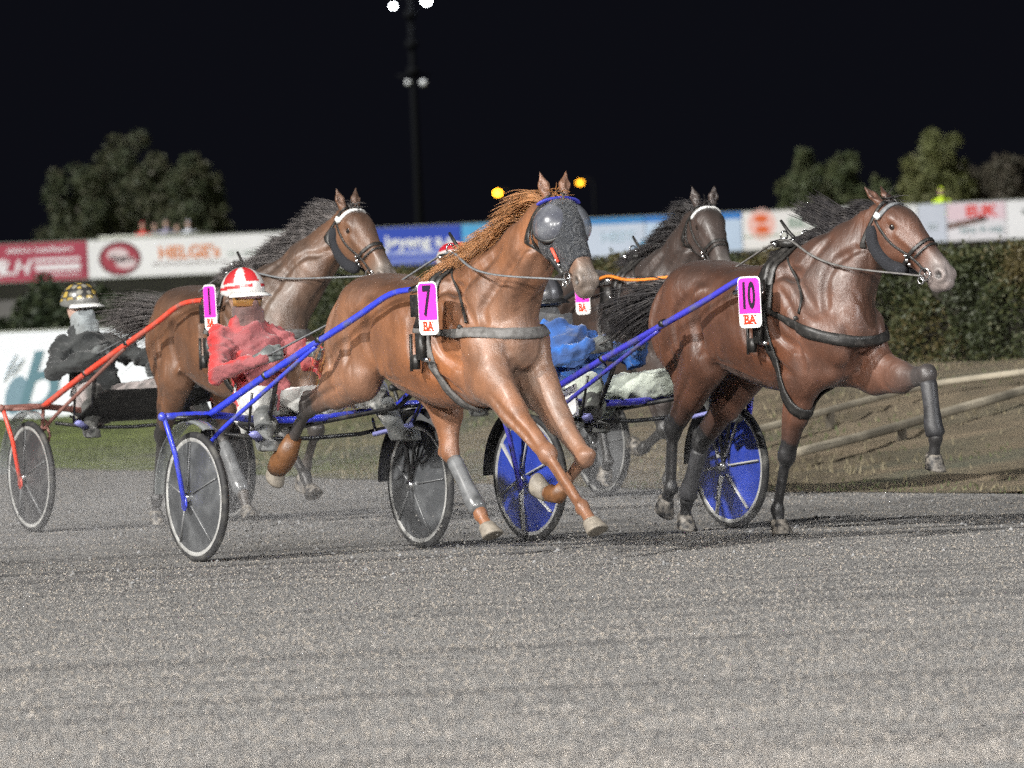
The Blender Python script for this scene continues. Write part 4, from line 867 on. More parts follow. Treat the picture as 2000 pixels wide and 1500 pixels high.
# hedge: thousands of small leaves round a dark twiggy core
def hedge(name, label, A_, B_, z0, h0, h1, th, n, cols, seed, leaf=.045, rag=.12):
    g = np.random.default_rng(seed); A_, B_ = np.array(A_[:2], float), np.array(B_[:2], float); d = B_ - A_; L = np.linalg.norm(d); d /= L; nn = V(d[1], -d[0]); T = thing(name, label, 'hedge', (A_[0], A_[1], 0))
    s = g.uniform(0, L, n); u = g.uniform(-1, 1, n); u = np.sign(u) * np.abs(u) ** .45; hh = (h0 + (h1 - h0) * s / L) * (1 + rag * (.6 * np.sin(s * 2.1) * np.sin(s * .7 + 1) + .5 * np.sin(s * 5.3) + .5 * g.normal(0, .5, n)))
    v_ = g.uniform(0, 1, n) ** .75; k = g.uniform(0, 1, n) < .25; v_[k] = 1 - g.uniform(0, .12, k.sum()); u[k] = g.uniform(-1, 1, k.sum())
    bump_ = .12 * np.sin(s * 3.3 + v_ * 4) + .1 * np.sin(s * 7.1 - v_ * 6)
    p = np.stack([d[0] * s + nn[0] * (u * th / 2 + bump_ * np.sign(u)), d[1] * s + nn[1] * (u * th / 2 + bump_ * np.sign(u)), z0 + hh * v_], -1)
    a = g.normal(0, 1, (n, 3)); a /= np.linalg.norm(a, axis=1)[:, None]; b2 = np.cross(a, g.normal(0, 1, (n, 3))); b2 /= np.linalg.norm(b2, axis=1)[:, None]; sz = leaf * g.uniform(.6, 1.4, (n, 1))
    v = np.stack([p - a * sz, p + b2 * sz * .55, p + a * sz, p - b2 * sz * .55], 1); f = np.arange(4 * n).reshape(-1, 4)
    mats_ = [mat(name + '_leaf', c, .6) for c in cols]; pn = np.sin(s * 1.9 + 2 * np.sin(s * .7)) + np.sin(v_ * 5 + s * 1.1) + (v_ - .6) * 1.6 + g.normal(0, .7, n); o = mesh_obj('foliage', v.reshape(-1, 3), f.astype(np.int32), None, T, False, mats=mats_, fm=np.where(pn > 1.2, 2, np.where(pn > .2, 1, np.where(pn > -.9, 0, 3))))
    b = MB(); m = int(L / .5)
    for i in range(m):
        c = A_ * 0 + d * (i + .5) * L / m; hcore = (h0 + (h1 - h0) * i / m) * .8; b.tube([(c[0], c[1], z0 - .15), (c[0] + g.normal(0, .1), c[1] + g.normal(0, .1), z0 + hcore * .5), (c[0] + g.normal(0, .2), c[1], z0 + hcore)], [.19, .22, .15], 7)
    b.build('twigs', mat(name + '_twigs', (.02, .018, .012), .9), T); return T
hb0 = at(640, 716, 90); hb1 = at(2130, 697, 71)
hedge('hedge', 'long clipped dark green hedge along the top of the mound', hb0, hb1, .50, 1.16, 1.05, .9, 230000, [(.032, .042, .013), (.048, .052, .016), (.075, .060, .020), (.026, .034, .013)], 5, leaf=.022)
# dark shrubs behind the low board, at left
def shrub(label, c, r, n, seed, name='shrub', cols=((.018, .03, .012), (.03, .042, .016)), leaf=.07, cat='shrub', group=None):
    g = np.random.default_rng(seed); T = thing(name, label, cat, (c[0], c[1], 0), group=group); p = g.normal(0, 1, (n, 3)); p /= np.linalg.norm(p, axis=1)[:, None]; p *= (g.uniform(0, 1, n) ** .4)[:, None] * (1 + .18 * np.sin(p[:, 0] * 5 + seed) * np.sin(p[:, 2] * 4))[:, None]
    p = p * np.array(r) + V(0, 0, c[2]); a = g.normal(0, 1, (n, 3)); a /= np.linalg.norm(a, axis=1)[:, None]; b2 = np.cross(a, g.normal(0, 1, (n, 3))); b2 /= np.linalg.norm(b2, axis=1)[:, None]; sz = leaf * g.uniform(.6, 1.4, (n, 1))
    v = np.stack([p - a * sz, p + b2 * sz * .55, p + a * sz, p - b2 * sz * .55], 1)
    mats_ = [mat(name + '_leaf', q, .6) if f'{name}_leaf{i}' not in bpy.data.materials else bpy.data.materials[f'{name}_leaf{i}'] for i, q in enumerate(cols)]
    mesh_obj('foliage', v.reshape(-1, 3), np.arange(4 * n).reshape(-1, 4).astype(np.int32), None, T, False, mats=mats_, fm=g.choice(len(cols), n))
    b = MB()
    for k in range(5): b.tube([(g.normal(0, .08), g.normal(0, .08), -.05), (g.normal(0, .25) * r[0], 0, c[2] * .7), (g.normal(0, .5) * r[0], 0, c[2] * 1.2)], [.05, .035, .015], 6)
    b.build('stem', mat(name + '_stem', (.03, .025, .02), .9), T); return T
for i, (px, top, hw, lab) in enumerate(((-60, 612, 100, 'low dark shrub at the left edge behind the white board'), (95, 552, 62, 'tall dark shrub behind the driver in the gold patterned helmet'), (215, 568, 70, 'dark shrub just right of the gold patterned helmet'), (330, 604, 85, 'low dark shrub behind the tail of horse number 1'), (470, 590, 90, 'dark shrub behind the driver in the red and white helmet'), (640, 600, 80, 'dark shrub behind the neck of horse number 1'))):
    D_ = 128 + 3 * (i % 3); t = at(px, top, D_); shrub(lab, (t[0], t[1], t[2] * .52), (hw * D_ / FP * 1.15, 1.0, t[2] * .52), 5000, 30 + i, group=None)

# ------------------------------------------------------------------ advertising boards
def uframe(): return np.stack([V(1, 0, 0), V(0, 0, 1), V(0, -1, 0)], 1)
RB = uframe()
def board(label, pxa, pxb, D_, ztop, zbot, col, items=(), group='advertising boards on the far fence', rough=.5):
    a = at(pxa, 500, D_)[0]; b = at(pxb, 500, D_)[0]; w_ = b - a - .02; T = thing('advertising_board', label, 'advertising board', ((a + b) / 2, D_, zbot), group=group); h = ztop - zbot
    q = MB(); q.box((0, 0, h / 2), (w_, .05, h)); q.build('panel', mat('board_paint', col, rough, noise=(.8, .86, .4, .7)), T, False)
    fm2 = mat('board_frame', (.30, .32, .28), .5)
    for zz in (h + .012, -.012): fr2 = MB(); fr2.box((0, .0, zz), (w_, .07, .02)); fr2.build('frame_strip', fm2, T, False)
    pm2 = mat('board_post', (.12, .12, .12), .7)
    for x in (-w_ / 2 + .1, w_ / 2 - .1): pl = MB(); pl.box((x, .07, (h - zbot) / 2), (.06, .06, h + zbot - .02)); pl.build('post', pm2, T, False)
    for it in items:
        k = it[0]
        if k == 't': _, s, x, z, size, c, sx, bold, shear = it; text('lettering', s, size, mat('board_ink', c, .5), T, (x * w_, -.030, z * h), RB, sx=sx, bold=bold, shear=shear, ext=.002)
        elif k == 'r': _, x0, x1, z0, z1, c = it[:6]; q = MB(); q.box(((x0 + x1) / 2 * w_, -.0275 - (it[6] if len(it) > 6 else 0), (z0 + z1) / 2 * h), (abs(x1 - x0) * w_, .005, abs(z1 - z0) * h)); q.build('painted_field', mat('board_ink', c, .5), T, False)
        elif k == 'e':
            _, x, z, rx, rz_, c, dz = it; q = MB(); n = 36; vs = [(x * w_ + rx * cos(2 * pi * j / n), -.026 - dz, z * h + rz_ * sin(2 * pi * j / n)) for j in range(n)]; vs2 = [(v[0], -.02, v[2]) for v in vs]
            q.add(vs + vs2, [tuple(range(n)), *[(j, j + n, (j + 1) % n + n, (j + 1) % n) for j in range(n)]]); q.build('emblem', mat('board_ink', c, .5), T, False)
        elif k == 'p':
            _, pts, c, dz = it; q = MB(); n = len(pts); vs = [(x * w_, -.027 - dz, z * h) for x, z in pts]; vs2 = [(v[0], -.02, v[2]) for v in vs]; q.add(vs + vs2, [tuple(range(n)), *[(j, j + n, (j + 1) % n + n, (j + 1) % n) for j in range(n)]]); q.build('emblem', mat('board_ink', c, .5), T, False)
    return T
zt, zb = 3.165, 2.235; D2 = 200; W_ = (.88, .89, .93)
mar = (.42, .055, .10); wt = (.85, .82, .88); 
board('maroon advertising board with white LH lettering and stripes at the far left', -140, 171, D2, zt, zb, mar, [('t', 'LH', .055, .37, .50, wt, 1.15, .012, .25), ('p', [(-.075, .55), (-.02, .62), (-.035, .42), (.0, .44), (-.07, .05), (-.055, .3), (-.09, .28)], wt, .001),
    ('r', .16, .455, .50, .58, wt), ('r', .17, .455, .26, .42, wt), ('r', .18, .455, .14, .18, wt), ('t', 'elektro installasjon', .2, .80, .17, wt, 1.25, .004, 0)])
board("long white advertising board with a dark red oval emblem and HELGE's in orange letters", 171, 562, D2, zt, zb, W_, [('e', -.34, .49, .52, .42, (.10, .03, .04), 0), ('e', -.34, .49, .46, .36, (.38, .05, .08), .004), ('e', -.35, .60, .26, .15, (.75, .62, .66), .006), ('e', -.31, .38, .26, .15, (.75, .62, .66), .006),
    ('t', 'Bistro', -.325, .49, .26, (.35, .06, .08), 1., .004, .2), ('t', "HELGE's", .01, .60, .42, (.72, .22, .05), 1.02, .012, 0), ('t', 'bilverksted og karosseri as', .01, .30, .13, (.25, .2, .2), 1.3, .0, 0), ('t', 'tlf 51 48 50 00', .30, .50, .15, (.30, .42, .36), 1.1, 0, 0)])
board('white and green advertising board behind the neck of horse number 1', 562, 700, D2, zt, zb, W_, [('p', [(-.4, .75), (.3, .9), (.45, .6), (-.2, .5)], (.15, .5, .28), .001), ('t', 'Grønt', 0, .3, .3, (.1, .4, .2), 1, .004, 0)])
bl = (.025, .075, .52)
board('deep blue advertising board with blurred white lettering', 700, 903, D2, zt, zb, bl, [('t', 'Jøyeng a.s', .08, .56, .40, (.85, .88, .9), 1.05, .014, 0), ('r', -.45, .46, .24, .38, (.25, .32, .72)), ('t', 'entreprenør', .05, .31, .13, (.6, .65, .85), 1.5, .002, 0, ), ('r', -.45, .46, .05, .17, (.20, .26, .66))])
board('plain sky blue advertising board left of the chestnut mane', 903, 1045, D2, zt, zb, (.09, .42, .78), [('p', [(.1, .1), (.5, .1), (.5, .8), (.42, .75)], (.7, .72, .82), .001)])
board('pale blue advertising board right of the goggled horse', 1045, 1262, D2, zt, zb, (.62, .72, .88), [('r', -.5, .5, .84, 1., (.03, .25, .62)), ('t', 'HEST', .26, .5, .33, (.45, .60, .72), 1.1, .01, 0), ('p', [(.36, .05), (.5, .05), (.5, .4)], (.05, .42, .75), .001)])
board('light blue advertising board with a dark blue strip behind the darkest horse', 1262, 1452, D2, zt, zb, (.55, .70, .90), [('r', -.5, .5, .84, 1., (.02, .20, .62)), ('p', [(.1, .05), (.34, .9), (.2, .9), (-.3, .5), (-.3, .05)], (.12, .42, .78), .001)])
board('white advertising board with orange round emblem and BIL.G lettering', 1452, 1640, D2, zt, zb + .0, (.86, .86, .86), [('e', -.30, .66, .34, .38, (.88, .55, .50), 0), ('e', -.305, .80, .17, .10, (.75, .14, .03), .003), ('e', -.295, .52, .17, .10, (.75, .14, .03), .003), ('t', 'BIL.G', .16, .66, .34, (.32, .42, .36), 1.12, .014, 0), ('r', -.5, .5, .33, .36, (.2, .28, .12))])
board('white and pale green advertising board behind the mane of horse number 10', 1640, 1795, D2, zt, zb, (.84, .87, .90), [('p', [(-.5, .3), (.1, .5), (.5, .25), (.5, .1), (-.5, .1)], (.45, .78, .68), .001)])
board('bluish white advertising board right beside the head of horse number 10', 1795, 1852, D2, zt, zb, (.62, .68, .80), [('t', 'as', 0, .4, .3, (.35, .42, .45), 1, .004, 0)])
board('white advertising board with blurred red letters near the right edge', 1852, 1968, D2, zt, zb, (.80, .80, .86), [('r', -.5, .5, .52, .96, (.78, .62, .70)), ('t', 'EUK', .10, .76, .36, (.72, .06, .05), 1.1, .018, 0), ('p', [(-.5, .45), (.15, .62), (.2, .5), (-.5, .3)], (.16, .09, .07), .003), ('t', 'kjøp & salg', .08, .26, .22, (.32, .42, .45), 1.1, .006, 0)])
board('white advertising board with a small dark mark at the right edge', 1968, 2140, D2, zt, zb, (.86, .88, .92), [('e', -.28, .68, .09, .06, (.1, .13, .12), 0), ('t', 'Gull', -.1, .3, .3, (.25, .35, .35), 1, .006, 0)])
# concrete wall carrying the far boards
b = MB(); b.box((0, D2 + .6, 1.08), (200, .5, 2.18)); b.box((0, D2 + .6, 2.2), (200, .62, .06)); o = b.build('concrete_wall', mat('grey_concrete', (.16, .155, .155), .85, noise=(.6, .7, .4, .7), bump=[(8, .3, .02)]), None, False); tag(o, 'long grey concrete wall under the far row of advertising boards', 'wall')
# low white board at the left
D3 = 110; q0 = at(0, 650, D3); q1 = at(0, 823, D3)
b0x = at(-190, 700, D3)[0]; b1x = at(470, 700, D3)[0]; Tb = thing('advertising_board', 'low white advertising board with a big blue green letter b standing on the grass', 'advertising board', ((b0x + b1x) / 2, D3, 0))
zt3, zb3 = q0[2], max(q1[2], .03); w3 = b1x - b0x; q = MB(); q.box((0, 0, (zt3 + zb3) / 2), (w3, .06, zt3 - zb3)); q.build('panel', mat('low_board_white', (.80, .84, .90), .45, noise=(1, .93, .4, .7)), Tb, False)
q = MB(); q.box((0, 0, zt3 + .015), (w3, .08, .025)); q.build('frame', bpy.data.materials['board_frame'], Tb, False)
ink = mat('teal_ink', (.09, .20, .25), .5); cx = (b0x + b1x) / 2
def L3(px, py): p = at(px, py, D3); return (p[0] - cx, -.036, p[2])
text('lettering', 'b', 1.15, ink, Tb, L3(75, 745), RB, sx=.95, bold=.012, shear=.35, ext=.003)
text('lettering', 'o', .95, ink, Tb, L3(-60, 765), RB, sx=.95, bold=.012, shear=.35, ext=.003)
text('lettering', 'y', 1.0, ink, Tb, L3(330, 770), RB, sx=.95, bold=.012, shear=.35, ext=.003)
q = MB(); c = L3(32, 772); n = 30; vs = [(c[0] + .12 * cos(2 * pi * j / n) * 1.25 + .06 * sin(2 * pi * j / n), -.037, c[2] + .26 * sin(2 * pi * j / n)) for j in range(n)]; q.add(vs + [(v[0], -.03, v[2]) for v in vs], [tuple(range(n)), *[(j, j + n, (j + 1) % n + n, (j + 1) % n) for j in range(n)]])
for (xa, ya), (xb, yb) in (((8, 745), (32, 692)), ((22, 735), (46, 700))):
    q.tube([L3(xa, ya), L3((xa + xb) / 2 - 3, (ya + yb) / 2), L3(xb, yb)], [.012, .035, .015], 6, flat=.2)
q.build('emblem', mat('teal_ink_light', (.16, .27, .34), .5), Tb, False)

# ------------------------------------------------------------------ trees far behind
def tree(label, px, pytop, halfw, pybase, D_, cols, seed, n=38000, kind='broadleaf_tree'):
    g = np.random.default_rng(seed); top = at(px, pytop, D_); k = D_ / FP; cw = halfw * k; H_ = top[2]; T = thing(kind, label, 'tree', (top[0], top[1], 0), group=None)
    zc = H_ * .50; rz_ = H_ * .56; nb = 230; bl = g.normal(0, 1, (nb, 3)); bl /= np.linalg.norm(bl, axis=1)[:, None]; bl *= (g.uniform(.1, .90, nb) ** .6)[:, None]; cen = bl * V(cw, cw * .8, rz_) + V(0, 0, zc); cr = g.uniform(.17, .30, nb) * min(cw, rz_)
    w_ = g.integers(0, nb, n); p = g.normal(0, 1, (n, 3)); p /= np.linalg.norm(p, axis=1)[:, None]; p = cen[w_] + p * (cr[w_] * g.uniform(.5, 1.08, n))[:, None]
    a = g.normal(0, 1, (n, 3)); a /= np.linalg.norm(a, axis=1)[:, None]; b2 = np.cross(a, g.normal(0, 1, (n, 3))); b2 /= np.linalg.norm(b2, axis=1)[:, None]; sz = .075 * g.uniform(.6, 1.4, (n, 1)); v = np.stack([p - a * sz, p + b2 * sz * .6, p + a * sz, p - b2 * sz * .6], 1)
    mats_ = [mat('tree_leaf', q, .6) for q in cols]; mesh_obj('crown', v.reshape(-1, 3), np.arange(4 * n).reshape(-1, 4).astype(np.int32), None, T, False, mats=mats_, fm=(w_ + g.integers(0, 2, n)) % len(cols))
    b = MB(); b.tube([(0, 0, -.1), (.1, 0, H_ * .25), (-.05, 0, H_ * .55), (0, 0, H_ * .8)], [.28, .2, .13, .04], 9)
    for i in range(8): z = H_ * (.25 + .05 * i); c = cen[i]; b.tube([(0, 0, z), tuple((V(0, 0, z) + c) / 2 + V(0, 0, .2)), tuple(c)], [.09, .06, .02], 6)
    b.build('trunk', mat('bark', (.05, .042, .035), .9), T)
dk = [(.060, .070, .034), (.050, .066, .034), (.066, .066, .036)]
tree('broad dark tree behind the maroon board at left', 150, 330, 92, 0, 300, dk, 1); tree('tallest dark tree with a rounded top at left', 265, 278, 118, 0, 305, dk, 2, 60000); tree('dark tree at the right end of the left group', 368, 310, 74, 0, 300, dk, 3)
tree('low dark tree behind the chestnut horses mane', 480, 470, 50, 0, 320, dk, 8, 16000)
gr = [(.078, .098, .040), (.066, .090, .040), (.084, .094, .042)]; gr2 = [(.135, .150, .052), (.12, .136, .050), (.145, .150, .056)]; gr3 = [(.085, .072, .052), (.072, .068, .048)]
tree('dim green tree left of the head of horse number 10', 1570, 305, 62, 0, 300, gr, 4); tree('narrow green tree with a pointed top', 1650, 285, 52, 0, 305, gr, 5); tree('brightest round green tree above the white boards', 1830, 262, 82, 0, 300, gr2, 6, 50000); tree('brownish tree at the right edge', 1975, 298, 70, 0, 300, gr3, 7); tree('dim tree between the round tree and the right edge', 1905, 325, 62, 0, 310, gr3, 9); tree('low dim tree behind the ear of horse number 10', 1715, 355, 50, 0, 312, gr, 10)

# ------------------------------------------------------------------ lit lamps in the picture
def lampglow(c, s): return mat('lit_lamp', c, .4, emit=(c, s))
D4 = 300; t = at(801, 12, D4); base = at(812, 160, D4); T = thing('floodlight_mast', 'tall dark floodlight mast with two lit white lamps above and two dim ones below', 'floodlight mast', (t[0], D4, 0))
x0 = t[0]; b = MB(); b.tube([(0, 0, 0), (0, 0, base[2] + .3), (0, 0, t[2] + .6)], [.16, .12, .09], 10); b.tube([(-.9, 0, t[2] + .35), (.9, 0, t[2] + .35)], .05, 6); b.tube([(-.6, 0, base[2] + .25), (.6, 0, base[2] + .25)], .05, 6)
for z in (base[2] + .4, (t[2] + base[2]) / 2, t[2] - .3): b.box((0, -.1, z), (.45, .35, .25))
b.build('mast_pole', mat('dark_galvanised', (.011, .012, .014), .95, spec=.02), T)
for px, py, r, st in ((768, 12, .10, 26), (833, 3, .14, 40), (797, 161, .11, .02), (827, 161, .13, .05)):
    p = at(px, py, D4); b = MB(); b.ball((p[0] - x0, -.1, p[2]), (r, .08, r * .8), 8); b.build('lamp_head', lampglow((.9, .95, 1), st), T); b = MB(); b.box((p[0] - x0, .1, p[2] - .02), (r * 2.1, .22, r * 1.7)); b.build('lamp_housing', mat('lamp_housing', (.06, .06, .065), .5), T)
for px, py, st, r, lab in ((972, 377, 14, .12, 'street lamp glowing orange left of the goggled horse'), (1133, 357, 4, .12, 'dimmer orange street lamp behind the ear of the goggled horse')):
    p = at(px, py, D4); T = thing('street_lamp', lab, 'street lamp', (p[0] + .5, D4, 0), group='orange street lamps'); b = MB(); b.tube([(0, 0, 0), (0, 0, p[2] - .1), (-.1, 0, p[2] + .12), (-.45, 0, p[2] + .14)], [.07, .05, .04, .03], 8); b.build('lamp_pole', bpy.data.materials['dark_galvanised'], T)
    b = MB(); b.ball((-.5, -.05, p[2]), (r * 1.1, .12, r * .75), 8); b.build('lamp_head', lampglow((1, .42, .02), st), T)

# ------------------------------------------------------------------ people watching from behind the boards
def small_person(px, pytop, D_, jc, hc, label, gnd, h=1.72, seed=0):
    p = at(px, pytop, D_); T = thing('person', label, 'person', (p[0], D_, gnd), group=None); F = Field((-.4, -.3, -.02), (.4, .3, 1.85), .03)
    for s in (-1, 1): F.cap((s * .09, 0, .85), (s * .1, 0, .08), .085, .06, k=.03); F.cap((s * .18, 0, 1.38), (s * .25, .02, 1.12), .055, .05, k=.04); F.cap((s * .25, .02, 1.12), (s * .14, -.16, 1.05), .045, .04, k=.03); F.cap((s * .1, 0, .05), (s * .11, -.14, .04), .05, .04, k=.02)
    F.cap((0, 0, .92), (0, 0, 1.36), (.16, .11), (.19, .12), k=.06); F.cap((0, 0, 1.4), (0, 0, 1.55), .055, .055, k=.03); F.ell((0, 0, 1.62), (.078, .095, .115), k=.02); vt, fc = F.mesh(); z = vt[:, 2]
    col = np.where((z > 1.5)[:, None], V(.42, .28, .22), np.where((z > .9)[:, None], np.array(jc, float), V(.03, .03, .04))); col = np.where((z > 1.66)[:, None], np.array(hc, float), col)
    o = mesh_obj('body', vt * h / 1.72, fc, mat('small_figure', jc, .8, attr='Col'), T, col=col)
plat = at(290, 462, 212)
for px, py, jc, hc, lab in ((279, 433, (.70, .06, .05), (.3, .05, .05), 'person in red jacket watching above the white board'), (302, 434, (.18, .17, .20), (.04, .03, .03), 'person in dark clothes beside the red jacket'), (325, 428, (.28, .27, .38), (.05, .04, .04), 'tallest person in grey blue clothes above the white board'), (346, 436, (.16, .13, .12), (.04, .03, .02), 'person in brown clothes between two others'), (368, 429, (.62, .66, .75), (.3, .3, .35), 'person in a pale jacket at the right of the group')):
    p = at(px, py, 212); small_person(px, py, 212, jc, hc, lab, p[2] - 1.72)
pz = at(300, 433, 212)[2] - 1.74
T = thing('viewing_platform', 'low viewing platform with a pale railing behind the boards at left', 'platform', (at(305, 460, 212)[0], 212, 0)); b = MB(); b.box((0, 0, pz - .08), (3.1, 1.6, .16)); 
for x in (-1.4, 0, 1.4): b.box((x, 0, (pz - .16) / 2), (.12, 1.2, pz - .17))
b.build('deck', mat('deck_board', (.2, .19, .17), .8), T, False); b = MB(); zr = at(300, 461, 212)[2]
b.tube([(-1.45, -.75, zr), (1.45, -.75, zr)], .05, 6)
for x in np.linspace(-1.42, 1.42, 9): b.tube([(x, -.75, pz), (x, -.75, zr)], .035, 6)
b.build('railing', mat('pale_railing', (.50, .52, .46), .6), T)
p = at(1838, 366, 206); small_person(1838, 366, 206, (.60, .85, .02), (.55, .75, .03), 'person in bright yellow jacket behind the boards at right', p[2] - 1.72)
# ================================================================== THE FOUR RACING PAIRS
class Fr:
    def __init__(s, o, phi):
        s.o = np.array(o, float); a = radians(phi); s.X = V(sin(a), -cos(a), 0); s.Y = V(cos(a), sin(a), 0); s.rz = a - pi / 2
    def w(s, p): return s.o + s.X * p[0] + s.Y * p[1] + V(0, 0, p[2])
C7, C10, C1, C4 = Fr((-1.15, 45.46, 0), 30), Fr((.66, 46.64, 0), 34), Fr((-2.49, 53.06, 0), 27), Fr((-.02, 55.18, 0), 30)
H7, H10, H1, H4 = [Fr(c.o + c.X * d, p) for c, d, p in ((C7, 1.85, 33), (C10, 1.70, 36), (C1, 1.90, 27), (C4, 1.85, 30))]
hairs = mat('ginger_hair', (.42, .19, .07), .5, noise=(20, .5, .35, .7)); hairk = mat('black_hair', (.022, .020, .022), .5, noise=(20, (.075, .068, .066), .45, .75)); haird = mat('dusty_black_hair', (.045, .04, .04), .6, noise=(20, (.14, .125, .12), .4, .7))
hairt = mat('brown_tail_hair', (.13, .075, .045), .55, noise=(20, .5, .35, .7))
grey = (.085, .066, .052)
# number 7: chestnut with goggles
h7 = make_horse('racehorse', 'chestnut racehorse in smoked goggles and black hood wearing number 7', H7.o, H7.rz,
    {'RF': [(.48, -.155, .90), (.93, -.13, .55), (1.22, -.12, .275), (1.34, -.12, .155)], 'LF': [(.46, .15, .86), (.86, .15, .52), (.63, .12, .325), (.47, .10, .35)],
     'RH': [(-.80, -.18, .99), (-1.34, -.20, .83), (-1.56, -.22, .57), (-1.70, -.22, .47)], 'LH': [(-.52, .17, .95), (-.43, .13, .56), (-.14, .12, .23), (-.05, .12, .125)]},
    (.84, .04, 1.90), -6, 50, (.245, .098, .040), (.030, .025, .023), hairs, black_legs='hind', ear=(0, 0),
    dust=(((( .45, .0, .95), (.18, .22, .35), .75), ((.75, .14, .65), (.3, .12, .25), .5), ((-1.0, -.2, 1.05), (.3, .25, .35), .35)), (.21, .17, .14), None, (.17, .155, .135)),
    mane=dict(n=10000, dir=(-.75, -.32, .45), dir2=(-.6, -.55, -.15), len=.225, drift=(-.45, -.3, 0), grav=.75, clump=.19), tail=dict(n=900, dir=(-.75, .15, -.35), len=.62, drift=(-.15, .1, 0), grav=.9, jit=.16))
bpy.data.objects[h7['T'].name].children  # keep reference
tack(h7, '7', None, M['dusty_strap'], M['dusty_strap'], (.21, -.38, 1.345), 8, 1.20, hood=True, noseband=False)
legboot(h7, 'LH', M['silverboot'], t0=.12, t1=.92, r=.045); 
L = h7['J']['RH']; MB().tube([L[1] * .35 + L[2] * .65, L[2] * .98 + L[1] * .02, L[2] * .55 + L[3] * .45, L[2] * .2 + L[3] * .8], [.046, .064, .066, .056], 14).build('fetlock_boot', M['brownboot'], h7['T'])
L = h7['J']['LF']; MB().tube([L[1] * .25 + L[2] * .75, L[2], L[2] * .6 + L[3] * .4], [.038, .048, .050], 14).build('fetlock_boot', M['brownboot'], h7['T'])
# number 10: bay
h10 = make_horse('racehorse', 'shiny bay racehorse wearing number 10 with one foreleg raised high', H10.o, H10.rz,
    {'RF': [(.20, -.155, .86), (.0, -.14, .44), (-.10, -.14, .145), (-.095, -.14, .05)], 'LF': [(.48, .15, .84), (.92, .14, .86), (.97, .14, .52), (.93, .14, .37)],
     'RH': [(-.64, -.18, .97), (-1.0, -.16, .60), (-1.04, -.16, .27), (-1.12, -.16, .175)], 'LH': [(-.70, .17, .93), (-1.10, .11, .51), (-1.24, .10, .185), (-1.28, .10, .06)]},
    (.63, .12, 1.80), 16, 42, (.115, .042, .020), (.009, .0085, .009), hairk, ear=(-.1, .45),
    dust=((((.3, -.2, 1.35), (.2, .2, .3), .3), ((.9, .14, .8), (.25, .15, .2), .4)), (.17, .14, .13), None, (.26, .23, .22)),
    mane=dict(n=8000, tuft=(.33, (-.92, 0, .42), .36), dir=(-.75, .0, .35), dir2=(-.85, -.1, .0), len=.17, drift=(-.7, 0, .0), grav=.35, clump=.15), tail=dict(n=1800, dir=(-1, -.05, -.05), len=.62, drift=(-.5, -.1, 0), grav=.45, jit=.2))
tack(h10, '10', M['greystrap'], M['strap'], M['strap'], (.05, -.39, 1.30), 14, 1.17, rollcheek=True, ctilt=.36, cz=.07)
legboot(h10, 'LF', mat('black_leg_boot', (.022, .022, .024), .5, noise=(12, 2.4, .45, .7), bump=[(50, .4, .004)]), t0=.08, t1=.94, r=.047)
legboot(h10, 'LH', bpy.data.materials['black_leg_boot'], t0=.10, t1=.92, r=.046)
# number 1: brown, dusty
h1 = make_horse('racehorse', 'brown racehorse wearing number 1 turning its neck, grey dust on its chest', H1.o, H1.rz,
    {'RH': [(-.72, -.18, .98), (-1.10, -.14, .60), (-1.22, -.14, .19), (-1.24, -.14, .06)], 'LH': [(-.62, .17, .93), (-.79, .13, .58), (-.49, .13, .215), (-.42, .13, .07)],
     'LF': [(.40, .15, .88), (.60, .14, .60), (.44, .14, .39), (.37, .14, .28)], 'RF': [(.36, -.15, .88), (.72, -.14, .58), (.98, -.13, .34), (1.06, -.13, .22)]},
    (.70, .38, 1.97), 12, 46, (.160, .068, .029), (.022, .020, .019), haird, ear=(0, 0),
    dust=((((.35, -.1, 1.15), (.35, .3, .42), .95), ((.45, .2, 1.5), (.3, .3, .3), .6), ((-.45, .13, .3), (.3, .12, .4), .8), ((.4, .14, .4), (.25, .12, .35), .8)), grey, None, (.19, .17, .15)),
    mane=dict(n=7000, dir=(-.8, -.45, .55), dir2=(-.85, -.4, .3), len=.21, drift=(-.5, -.3, .1), grav=.35, clump=.22), tail=dict(n=1600, dir=(-1, -.2, .1), len=.62, drift=(-.6, -.3, .05), grav=.25, jit=.2))
tack(h1, '1', M['white'], M['strap'], M['dusty_strap'], (.32, -.42, 1.40), 4, 1.22, rollcheek=True)
legboot(h1, 'LH', M['silverboot'], t0=.15, t1=.95, r=.048)
# number 4: very dark
h4 = make_horse('racehorse', 'darkest brown racehorse wearing number 4 behind the others', H4.o, H4.rz,
    {'RF': [(.32, -.15, .86), (.38, -.14, .47), (.13, -.14, .36), (.03, -.14, .35)], 'LF': [(.15, .15, .84), (.02, .14, .43), (-.06, .14, .14), (-.05, .14, .05)],
     'RH': [(-.68, -.18, .95), (-1.05, -.14, .55), (-1.2, -.13, .2), (-1.22, -.13, .07)], 'LH': [(-.62, .17, .95), (-.90, .13, .58), (-.80, .13, .26), (-.86, .13, .18)]},
    (.74, .02, 1.91), -12, 46, (.042, .022, .015), (.016, .015, .014), hairk, ear=(.1, -.1),
    dust=((((.35, 0, 1.15), (.35, .3, .42), .45), ((1.0, 0, 1.5), (.3, .3, .3), .3)), (.15, .13, .125), None, (.13, .12, .11)),
    mane=dict(n=5500, dir=(-.7, -.3, .45), dir2=(-.8, -.3, .2), len=.19, drift=(-.6, -.2, .05), grav=.4, clump=.18), tail=dict(n=900, dir=(-1, -.1, 0), len=.75, drift=(-.6, -.1, 0), grav=.4))
tack(h4, '4', M['white'], M['strap'], M['strap'], (-.08, -.44, 1.39), 6, 1.20)

